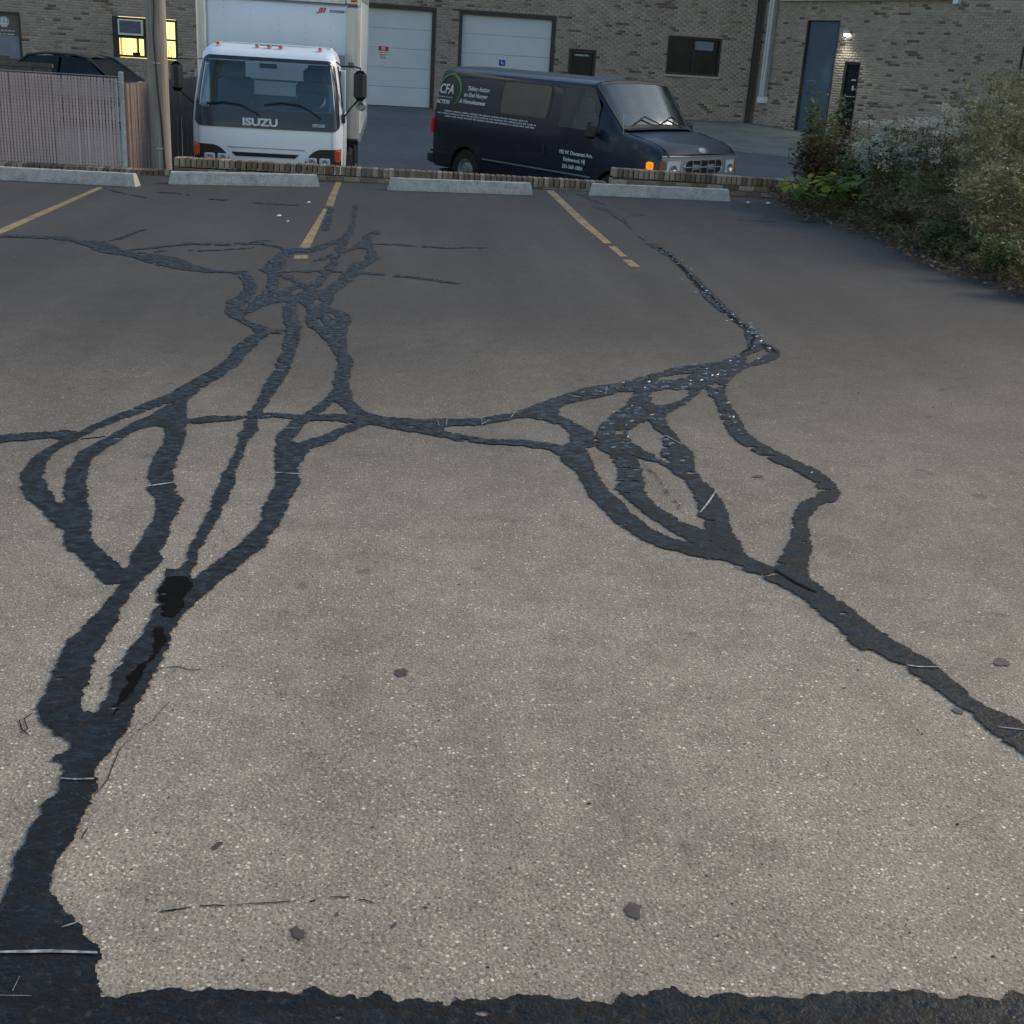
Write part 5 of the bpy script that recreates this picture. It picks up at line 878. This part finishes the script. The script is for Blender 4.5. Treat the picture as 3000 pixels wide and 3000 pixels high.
for far in (False,True):
    MB().add([Vector((x,(sy(z)-.0) if not far else VW-sy(z),z)) for x,z in ((3.17,1.30),(4.03,1.27),(4.03,1.68),(3.82,1.93),(3.17,1.93))],[(0,1,2,3,4)]).build('door_window',MT['glassV'],vn)
    overlay('side_window_seal',rr(1.74,2.94,1.37,1.92,.10),MT['black'],vn,.004,far); overlay('side_window',rr(1.78,2.90,1.40,1.895,.085),MT['dullglass'],vn,.008,far)
    yo=-.004 if not far else VW+.004
    for xc in (.95,4.45):
        mb=MB(); pc_=[];pr=[]
        for k in range(25):
            a=math.pi*k/24; cx,cz=math.cos(a)*.405,math.sin(a)*.405; m_=max(abs(math.cos(a))/.43,abs(math.sin(a))/.44); pc_.append((xc+cx,.36+cz)); pr.append((xc+math.cos(a)/m_,.36+math.sin(a)/m_))
        Y0=0 if not far else VW
        q=[Vector((x,Y0,z)) for x,z in pc_+pr]; mb.add(q,[(k,k+1,k+26,k+25) for k in range(24)]); mb.build('wheel_arch',MT['navy'],vn)
        mb=MB(); s_=1 if not far else -1
        q=[Vector((x,Y0+d*s_,z)) for d in (0,.32) for x,z in pc_]; mb.add(q,[(k,k+1,k+26,k+25) for k in range(24)]+[tuple(range(25,50))]); mb.build('wheel_well',MT['dark'],vn)
        wheel(vn,(xc,Y0+.13*s_,.36),(0,-s_,0),.36,.22,.205,24,'silver')
# windscreen following the raked top faces
def wsp(u,v):
    x=3.81+.585*v; r=ring(x); ys=np.array([p.y for p in r[8:NR-8]]); zs=np.array([p.z for p in r[8:NR-8]]); y=ys[0]+(ys[-1]-ys[0])*u; return Vector((x+.004,y,float(np.interp(y,ys,zs))+.003))
MB().grid(wsp,16,8).build('windscreen',MT['glassVW'],vn,True)
mb=MB(); mb.grid(lambda u,v:wsp(u,.0+.05*v)+Vector((.004,0,.003)),16,1); mb.grid(lambda u,v:wsp(u,.93+.09*v)+Vector((.004,0,.005)),16,1); mb.grid(lambda u,v:wsp(.0+.035*u,v)+Vector((.003,0,.004)),1,8); mb.grid(lambda u,v:wsp(.965+.035*u,v)+Vector((.003,0,.004)),1,8); mb.build('windscreen_seal',MT['black'],vn)
mb=MB(); mb.grid(lambda u,v:Vector((4.38+.19*v-.05*(2*u-1)**2,.22+1.58*u,1.388-.012*v-.02*(2*u-1)**2+.012)),14,2); mb.build('cowl',MT['black'],vn,True)
for a,b_ in ((.30,.98),(1.05,1.66)):
    MB().tube([wsp(a/1.8,.93)+Vector((.02,0,.02)),wsp((a+b_)/3.6,.80)+Vector((.03,0,.03)),wsp(b_/1.8,.97)+Vector((.03,0,.03))],.012,6).build('wiper',MT['black'],vn)
# cabin
mb=MB(); mb.bbox((3.15,.1,.45),(4.6,1.92,.5),.01); mb.box((.1,.12,.42),(5.1,1.9,.44)); mb.build('cabin_floor',MT['dark'],vn); MB().bbox((4.22,.12,.9),(4.6,1.9,1.33),.04).build('dashboard',MT['dash'],vn)
for y in (.52,1.50):
    mb=MB(); mb.bbox((3.22,y-.26,.8),(3.40,y+.26,1.52),.06); mb.bbox((3.25,y-.15,1.50),(3.37,y+.15,1.76),.05); mb.bbox((3.3,y-.26,.78),(3.82,y+.26,.98),.05); mb.build('seat',MT['seatv'],vn,True)
MB().lathe([(.18,-.012),(.195,0),(.18,.012),(.168,0),(.18,-.012)],(4.0,1.48,1.22),(-.75,0,.6),18).build('steering_wheel',MT['black'],vn,True)
MB().box((1.9,.15,.45),(1.93,1.87,1.98)).build('cargo_partition',MT['dark'],vn)
# trim lines, gaps, handles, strips
def sl_(name,x0,x1,z0,z1,mat,off=.005): return MB().add([Vector((x,sy(z)-off,z)) for x,z in ((x0,z0),(x1,z0),(x1,z1),(x0,z1))],[(0,1,2,3)]).build(name,MT[mat],vn)
for x0,x1,z0,z1 in ((3.10,3.107,.5,1.92),(4.12,4.127,.5,1.25),(1.70,1.707,.5,1.92),(.06,3.1,.985,.991),(3.1,5.1,.995,1.001)): sl_('panel_gap',x0,x1,z0,z1,'black',.003)
sl_('body_moulding',1.42,3.99,.60,.622,'silver',.012); sl_('body_moulding',.02,.50,.60,.635,'frit',.012); sl_('body_moulding',4.92,5.15,.62,.65,'frit',.012)
sl_('roof_drip',.2,3.75,1.90,1.907,'black',.010)
for x in (2.90,3.20): MB().bbox((x-.035,-.028,.86),(x+.035,.0,1.0),.008).build('door_handle',MT['black'],vn)
mb=MB(); mb.bbox((4.0,-.24,1.20),(4.13,-.06,1.44),.04); mr=mb.build('mirror',MT['black'],vn,True); MB().bbox((3.98,-.07,1.24),(4.06,.02,1.30),.01).build('mirror_arm',MT['black'],mr)
mb=MB(); mb.bbox((4.0,VW+.06,1.20),(4.13,VW+.24,1.44),.04); mr=mb.build('mirror',MT['black'],vn,True); MB().bbox((3.985,VW+.08,1.22),(3.999,VW+.22,1.42),.004).build('mirror_glass',MT['chrome'],mr)
MB().tube([(4.52,.10,1.22),(4.50,.09,1.60)],.004,5).build('aerial',MT['grey_metal'],vn)
# front end
def xf(y,z=.8): return 5.395-.11*(abs(y-1.01)/1.01)**3
def fr_(u,v): y=.10+1.82*u; z=.76+.30*v; return Vector((xf(y)+.012,y,z-.05*0))
mb=MB(); mb.grid(fr_,24,3); mb.grid(lambda u,v:Vector((xf(.10+1.82*u)+.012-.08*v,.10+1.82*u,1.06)),24,1); mb.build('front_fascia',MT['silver'],vn,True)
ov=rr(.56,1.46,.805,1.01,.095,6); mb=MB(); q=[Vector((xf(y)+.018,y,z)) for y,z in ov]; c=sum(q,Vector())/len(q); mb.add(q+[c],[(i,(i+1)%len(q),len(q)) for i in range(len(q))]); gr=mb.build('grille',MT['dark'],vn)
mb=MB(); 
for z in (.905,): mb.tube([Vector((xf(y)+.024,y,z)) for y in np.linspace(.57,1.45,9)],.010,6)
for y in (.74,.92,1.10,1.28): mb.tube([(xf(y)+.022,y,.81),(xf(y)+.022,y,1.005)],.008,6)
mb.build('grille_bar',MT['silver'],gr); MB().tube([Vector((xf(y)+.02,y,z)) for y,z in ov+ov[:1]],.009,6).build('grille_surround',MT['chrome'],gr)
for y0,y1,lab in ((.20,.46,0),(1.56,1.82,1)):
    mb=MB(); mb.grid(lambda u,v:Vector((xf(y0+(y1-y0)*u)+.020,y0+(y1-y0)*u,.81+.19*v)),4,2); h=mb.build('headlight',MT['lamp'],vn); MB().lathe([(0,0),(.05,.004),(.062,.012)],(xf((y0+y1)/2)+.024,(y0+y1)/2,.88),(1,0,0),14).build('reflector',MT['chrome'],h,True)
for s in (0,1):
    Y=lambda y: y if s==0 else VW-y
    MB().add([Vector((xf(Y(.07))+.016,Y(.07),.81)),Vector((xf(Y(.18))+.018,Y(.18),.81)),Vector((xf(Y(.18))+.018,Y(.18),1.0)),Vector((xf(Y(.07))+.016,Y(.07),1.0))],[(0,1,2,3)]).build('turn_signal',MT['amberdull'],vn)
    mb=MB(); mb.bbox((5.10,min(Y(.0),Y(.11)),.86),(5.225,max(Y(.0),Y(.11)),.975),.018); mb.build('corner_light',MT['amber'] if s==0 else MT['amberdull'],vn,True)
mb=MB(); mb.grid(lambda u,v:Vector((xf(.02+1.98*u)+.05-.03*abs(2*v-1),.02+1.98*u,.48+.24*v)),20,4); mb.build('front_bumper',MT['frit'],vn,True)
MB().tube([Vector((xf(y)+.024,y,.765)) for y in np.linspace(.12,1.9,14)],.010,6).build('bumper_trim',MT['chrome'],vn)
MB().tube([Vector((xf(y)+.014,y,1.068)) for y in np.linspace(.10,1.92,14)],.008,6).build('bonnet_edge',MT['chrome'],vn)
mb=MB(); mb.lathe([(.0,.014),(.05,.012),(.062,0)],(5.345,1.01,1.14),(1,0,.6),20); em=mb.build('bonnet_emblem',MT['silver'],vn,True)
em.data.transform(Matrix.Translation((0,1.01,0))@Matrix.Diagonal((1,1.55,.8,1))@Matrix.Translation((0,-1.01,.285)))
for yy in (.17,1.85): MB().tube([Vector((x,yy+(.04 if yy<1 else -.04)*(x-4.5),float(np.interp(x,[4.35,4.75,5.15,5.30,5.38],[1.385,1.33,1.25,1.18,1.10]))-.030-.010*(x-4.5))) for x in (4.55,4.75,4.95,5.1,5.2,5.3,5.375)],.008,5).build('bonnet_gap',MT['black'],vn)
# rear
MB().bbox((-.02,-.004,.92),(.03,.10,1.18),.02).build('tail_light',MT['red'],vn); MB().bbox((-.02,VW-.10,.92),(.03,VW+.004,1.18),.02).build('tail_light',MT['red'],vn)
mb=MB(); mb.bbox((-.13,.02,.40),(.06,2.0,.58),.03); mb.build('rear_bumper',MT['frit'],vn,True); MB().tube([(.35,.25,.30),(.05,.22,.27)],.03,8).build('exhaust_pipe',MT['black'],vn)
# lettering
tv=Vector((0,.2,1)).normalized()
def vt(name,s,mat,x,z,size,**k): return text(name,s,MT[mat],vn,(x,sy(z)-.008,z),(1,0,0),tv if z>1.2 else (0,0,1),size,**k)
vt('logo_lettering','CFA','whitep',.135,1.60,.225,bold=.004,shear=.12,wscale=.92); vt('logo_lettering','ACTION','whitep',.12,1.43,.094,bold=.003,wscale=.95)
for k in range(9): sl_('small_lettering',.10+k*.046,.138+k*.046,1.53,1.55,'palep',.008)
mb=MB(); rp=[]
for k in range(30):
    a=math.radians(-62+k*8.1); ww=.020*math.sin(math.pi*(k+.5)/30)+.002; rp.append((a,ww))
for k in range(29):
    (a,w0),(b_,w1)=rp[k],rp[k+1]; f=lambda a,d:(lambda x,z:Vector((x,sy(z)-.008,z)))(.415+(.285+d)*math.cos(a),1.655+(.265+d)*math.sin(a))
    mb.add([f(a,-w0),f(a,w0),f(b_,w1),f(b_,-w1)],[(0,1,2,3)])
mb.build('logo_ring',MT['greenp'],vn)
for s,x,z in (('Taking Action',.86,1.69),('to End Hunger',.80,1.585),('& Homelessness',.71,1.475)): vt('slogan_lettering',s,'whitep',x,z,.098,bold=.0022,shear=.28,wscale=1.03)
for s,x,z,sz in (('192 W. Demarest Ave.',3.25,.905,.082),('Englewood, NJ',3.37,.80,.082),('201-569-1804',3.35,.69,.082)): vt('address_lettering',s,'whitep',x,z,sz,bold=.0018,wscale=.98)
for x0,x1,z in ((.37,2.5,1.305),(.18,2.7,1.262),(.38,2.66,1.219)):
    x=x0; mb=MB()
    while x<x1-.05:
        L=min(.07+rng.random()*.17,x1-x); n=max(2,int(L/.022))
        for k in range(n):
            a=x+k*L/n; h=.019+.007*rng.random(); zz=z
            y=float(sy(max(z,1.27)))-.007; mb.add([(a,y,zz),(a+L/n*.72,y,zz),(a+L/n*.72,y,zz+h),(a,y,zz+h)],[(0,1,2,3)])
        x+=L+.022
    mb.build('small_lettering',MT['whitep'],vn)['kind']='stuff'
# ------------------------------------------------------------------ black car behind the fence
ca=empty('parked_car',(-7.2,29.6,zlow(0,29.6)-.02)); ca.rotation_euler=(0,0,math.radians(-14)); tag(ca,'black car by the building, only its upper half showing over the slatted fence','car')
def csec(x):
    bz=np.interp(x,[-2.25,-2.1,-1.3,-.6,.9,1.6,2.1,2.25],[.62,.82,.90,.93,.93,.90,.80,.6]); w=np.interp(x,[-2.25,-1.9,0,1.9,2.25],[.72,.87,.90,.87,.70])
    return [(-w+.05,.22),(-w,.45),(-w,.70),(-w+.06,bz),(-w*.5,bz+.03),(0,bz+.04),(w*.5,bz+.03),(w-.06,bz),(w,.70),(w,.45),(w-.05,.22)]
xs=[-2.25,-2.1,-1.7,-1.3,-.6,0,.9,1.3,1.6,2.1,2.25]; mb=MB(); vs=[(x,y,z) for x in xs for y,z in csec(x)]; n=11
fs=[(i*n+j,i*n+j+1,(i+1)*n+j+1,(i+1)*n+j) for i in range(len(xs)-1) for j in range(n-1)]+[tuple(range(n)),tuple(range(len(xs)*n-1,(len(xs)-1)*n-1,-1))]
mb.add(vs,fs).build('body',MT['carblack'],ca,True)
gs=[(-1.35,.92,.74),(-.75,1.36,.60),(-.35,1.43,.57),(.35,1.42,.57),(.65,1.36,.60),(1.30,.93,.74)]
mb=MB(); vs=[]; 
for x,z,w in gs: vs+=[(x,-w,z),(x,-w*.6,z+.03),(x,0,z+.04),(x,w*.6,z+.03),(x,w,z)]
mb.add(vs,[(i*5+j,i*5+j+1,(i+1)*5+j+1,(i+1)*5+j) for i in range(1,4) for j in range(4)]); mb.build('roof',MT['carblack'],ca,True)
mb=MB(); mb.add([(-1.35,-.74,.92),(-1.35,.74,.92),(-.75,.60,1.36),(-.75,-.60,1.36)],[(0,1,2,3)]); mb.build('rear_window',MT['paneglass'],ca); mb=MB(); mb.add([(1.30,-.74,.93),(1.30,.74,.93),(.65,.60,1.36),(.65,-.60,1.36)],[(0,1,2,3)]); mb.build('windscreen',MT['paneglass'],ca)
for s in (-1,1):
    mb=MB(); mb.add([(-1.25,s*.77,.93),(-.72,s*.61,1.35),(-.02,s*.585,1.40),(-.02,s*.79,.93)],[(0,1,2,3)]); mb.add([(.04,s*.79,.93),(.04,s*.585,1.40),(.62,s*.61,1.35),(1.18,s*.77,.93)],[(0,1,2,3)]); mb.build('side_window',MT['paneglass'],ca)
    mb=MB(); mb.tube([(-1.33,s*.75,.93),(-.74,s*.61,1.37),(-.35,s*.58,1.43),(.35,s*.58,1.42),(.65,s*.61,1.37),(1.29,s*.75,.93)],.03,6); mb.build('pillar',MT['carblack'],ca,True)
    for x in (-1.4,1.4): wheel(ca,(x,s*.80,.32),(0,s,0),.32,.2,.2)
    MB().bbox((1.02,s*.86-.07,.93),(1.14,s*.86+.07,1.05),.02).build('mirror',MT['carblack'],ca)
    MB().bbox((-2.22,s*.62-.12,.70),(-2.12,s*.62+.12,.80),.01).build('tail_light',MT['red'],ca)
# ------------------------------------------------------------------ planting bank
mb=MB(); nx,ny=26,60
def bank(u,v):
    y=-6+22.2*v; x=4.62+9*u**1.6; edge=.10*math.sin(y*1.7)+.06*math.sin(y*4.3+1)
    return Vector((x+edge*(1-u),y,zlot(x)-.012+.17*min(1,u*4)*(.6+.4*math.sin(x*2.1+y*1.3))+.02*math.sin(x*9)*math.cos(y*8)))
mb.grid(bank,nx,ny); tag(mb.build('planting_bank',MT['soil'],smooth=True),'dark soil bank under the weeds beside the lot',kind='structure')
def leaves(C,n,rad,size,tone=(0,1),flat=.4,asp=.5,shell=0):
    """n leaf rhombs scattered round centres C (k,3)"""
    C=np.asarray(C,float); idx=rng.integers(0,len(C),n); d=rng.normal(size=(n,3)); d/=np.linalg.norm(d,axis=1)[:,None]; r=rng.random(n)**(1/3)
    if np.isscalar(rad): rad=(rad,)*3
    P=C[idx]+d*r[:,None]*np.array(rad)
    a=rng.random(n)*6.283; el=(rng.random(n)-.55)*1.3; L=np.stack([np.cos(a)*np.cos(el),np.sin(a)*np.cos(el),np.sin(el)],1)
    up=rng.normal(size=(n,3))*flat+np.array([0,0,1.]); S=np.cross(L,up); S/=np.linalg.norm(S,axis=1)[:,None]+1e-9; N=np.cross(S,L)
    s=size*(.55+.8*rng.random(n)); sw=s*asp
    V=np.stack([P-L*s[:,None]*.5,P+S*sw[:,None]*.5-N*s[:,None]*.08,P+L*s[:,None]*.55-N*s[:,None]*.12,P-S*sw[:,None]*.5-N*s[:,None]*.08],1)
    V[:,:,2]=np.maximum(V[:,:,2],.03)
    ct=rng.random(len(C))[idx]; T=np.clip(tone[0]+(tone[1]-tone[0])*(.55*ct+.45*rng.random(n)),0,1)
    return V.reshape(-1,3),T
def quads(n,off=0): return np.arange(n*4).reshape(-1,4)+off
def shrub(name,label,cat,x,y,h,r,n,size,mat,group=None,tone=(0,1),stems=9,asp=.5,heads=None,lean=(0,0),base=.05,flat=.4):
    zb=zlot(x)+.05; o=empty(name,(x,y,zb)); tag(o,label,cat,group); sm_=MB(); tips=[]; cs=[]
    for k in range(stems):
        a=rng.random()*6.283; rr_=r*math.sqrt(rng.random()); hx=math.cos(a)*rr_+lean[0]*h; hy=math.sin(a)*rr_+lean[1]*h; hh=h*(.6+.4*rng.random()); b0=(math.cos(a)*rr_*.35,math.sin(a)*rr_*.35,-.1); mid=(hx*.55,hy*.55,hh*.55)
        sm_.tube([b0,mid,(hx,hy,hh)],[.008,.005,.002],4,False); tips.append((hx,hy,hh))
        for t in np.linspace(base,1,7): cs.append((b0[0]+(hx-b0[0])*t,b0[1]+(hy-b0[1])*t,hh*t))
    sm_.build('stem',MT['stem'],o)
    V,T=leaves(cs,n,(r*.34,r*.34,h*.13),size,tone,flat,asp); npmesh('foliage',V,quads(len(T)),MT[mat],o,T)
    if heads:
        hm,hn,hs=heads; C=[]
        for tx_,ty_,tz_ in tips:
            for k in range(3): C.append((tx_+rng.normal()*.06,ty_+rng.normal()*.06,tz_+rng.normal()*.04))
        V,T=leaves(C,hn,(.075,.075,.035),hs,(0,1),1.2,.6); npmesh('seed_heads',V,quads(len(T)),MT[hm],o,T)
    return o
SH=[]
shrub('tall_weed','tall loose yellow green weed in front of the narrow glazed door','weed',5.2,15.2,1.22,.30,800,.085,'lgreen',tone=(.3,1),stems=9,base=.40)
shrub('reddish_bush','reddish green bush at the end of the brick kerb','bush',5.02,14.7,.92,.36,4200,.06,'lred',tone=(0,1),stems=16)
shrub('small_bush','low dark green bush right behind the yellow green vine','bush',5.35,13.9,.62,.40,2600,.06,'lgreen',tone=(0,.55),stems=14)
for k,(x,y,h,lb) in enumerate([(5.40,13.5,1.0,'white headed weed clump nearest the reddish bush'),(5.72,13.2,1.1,'white headed weed clump in the middle of the three'),(6.1,13.6,1.2,'tallest white headed weed clump, backed by the side wall')]):
    shrub('flowering_weed',lb,'weed',x,y,h,.40,1500,.08,'lgreen',group='weeds with pale flower heads',tone=(.1,1),stems=24,asp=.28,heads=('head',2600,.028))
for k,(x,y,h,lb) in enumerate([(5.7,11.4,.95,'dry tan weed clump left of the others, lowest'),(6.15,12.5,1.3,'dry tan weed clump with tall curled tops in front of the white headed weeds'),(6.0,11.9,1.25,'dry tan weed clump at the right edge of the photo'),(6.75,13.9,1.6,'dry tan weed clump farthest back by the side wall'),(6.35,12.9,1.5,'dry tan weed clump cut by the right edge'),(5.45,10.7,.8,'dry tan weed clump nearest the camera')]):
    shrub('dry_weed',lb,'weed',x,y,h,.50,1300,.085,'tan',group='dry tan weeds on the bank',tone=(0,1),stems=40,asp=.14,heads=('tan',1500,.038),base=.15,flat=1.0)
for k,(x,y,h,r,m,lb) in enumerate([(5.15,13.0,.42,.36,'brush','low brown brush behind the yellow green vine'),(5.05,12.2,.36,.38,'brush','low brown brush beside the leaf litter, left of the green tufts'),(5.45,12.6,.60,.45,'lgreen','dark green undergrowth below the white headed weeds'),(5.2,11.3,.42,.42,'brush','brown brush below the dry tan weeds'),(5.0,10.7,.26,.34,'lgreen','small green tuft at the asphalt edge'),(5.25,10.2,.42,.42,'brush','brown brush at the right of the bank'),(5.0,9.6,.30,.36,'lgreen','low green tuft spilling onto the asphalt at the right edge'),(5.9,10.9,.7,.5,'lgreen','green undergrowth at the far right'),(4.98,8.8,.28,.34,'brush','lowest brown brush at the right edge'),(5.35,11.9,.42,.40,'brush','tall brown brush in front of the dry weeds')]):
    shrub('undergrowth',lb,'undergrowth',x,y,h,r,2300,.052,m,group='undergrowth along the bank',tone=(0,.8),stems=14,asp=.35)
# vine with large separate leaves
vi=empty('leafy_vine',(5.05,13.75,.08)); tag(vi,'low vine with large yellow green leaves spilling from the bank','vine')
lf=MB().add([(0,0,0),(.035,.028,.006),(.045,.065,0),(.02,.10,-.012),(0,.125,-.03),(-.02,.10,-.012),(-.045,.065,0),(-.035,.028,.006),(0,.06,-.010)],[(0,1,8),(1,2,8),(2,3,8),(3,4,8),(4,5,8),(5,6,8),(6,7,8),(7,0,8)],.5)
protos=[]
for t in (.15,.5,.9):
    m_=MB(); m_.add(lf.v,lf.f,t); protos.append(m_.build('leaf',MT['lvine'],vi))
st=MB(); cnt=0
for k in range(9):
    a=2.4+k*.32; pts=[(0,0,.02)]; L=.5+.4*rng.random()
    for j in range(1,5): pts.append((math.cos(a)*L*j/4*.75-.05+rng.normal()*.02,math.sin(a)*L*j/4-.02,.08+.34*math.sin(j/4*2.6)*(.6+.5*rng.random())))
    st.tube(pts,.004,4,False)
    for j in range(16):
        q=rng.integers(1,5); c=Vector(pts[q])+Vector((rng.normal()*.07,rng.normal()*.07,abs(rng.normal())*.06)); m=Matrix.Translation(c)@Matrix.Rotation(rng.random()*6.28,4,'Z')@Matrix.Rotation((rng.random()-.6)*1.0,4,'X')@Matrix.Scale(.7+.7*rng.random(),4)
        if cnt<3: protos[cnt].matrix_local=m
        else: inst(protos[rng.integers(0,3)],'leaf',vi,m)
        cnt+=1
st.build('stem',MT['stem'],vi)
# leaf litter along the edge
n=5200; y=3+12.7*rng.random(n); x=4.66+np.abs(rng.normal(size=n))*.36-.12*rng.random(n)+.10*np.sin(y*1.7); x=np.where(rng.random(n)<.06,x-.35*rng.random(n),x)
V,T=leaves(np.stack([x,y,SLOPE*x+.035+.02*rng.random(n)],1),n,.0,.045,(0,1),.5,.6)
V[:,2]=np.maximum(V[:,2],SLOPE*V[:,0]+.012)
tag(npmesh('leaf_litter',V,quads(len(T)),MT['litter'],None,T),'pale brown leaf litter along the edge of the asphalt',kind='stuff')
n=44000; y=2+14*rng.random(n); x=4.75+4.5*rng.random(n)**1.5; C=np.stack([x,y,SLOPE*x+.06+np.minimum(.3,(x-4.75)*.25)*rng.random(n)+.1*rng.random(n)],1); V,T=leaves(C,n,.03,.065,(0,.85),.9,.22)
tag(npmesh('ground_cover',V,quads(len(T)),MT['brush'],None,T),'matted dead grass and ground cover under the weeds',kind='stuff')
for a,b_,c in (((5.0,8.9,.12),(5.55,8.55,.22),(5.2,8.72,.16)),((4.7,10.3,.09),(5.1,10.0,.16),(4.9,10.2,.13))):
    tag(MB().tube([a,c,b_],[.006,.005,.003],5).build('dry_stalk',MT['tan']),'longer fallen dry stalk at the asphalt edge near the right' if a[1]<10 else 'shorter dry stalk lying by the leaf litter','stalk')
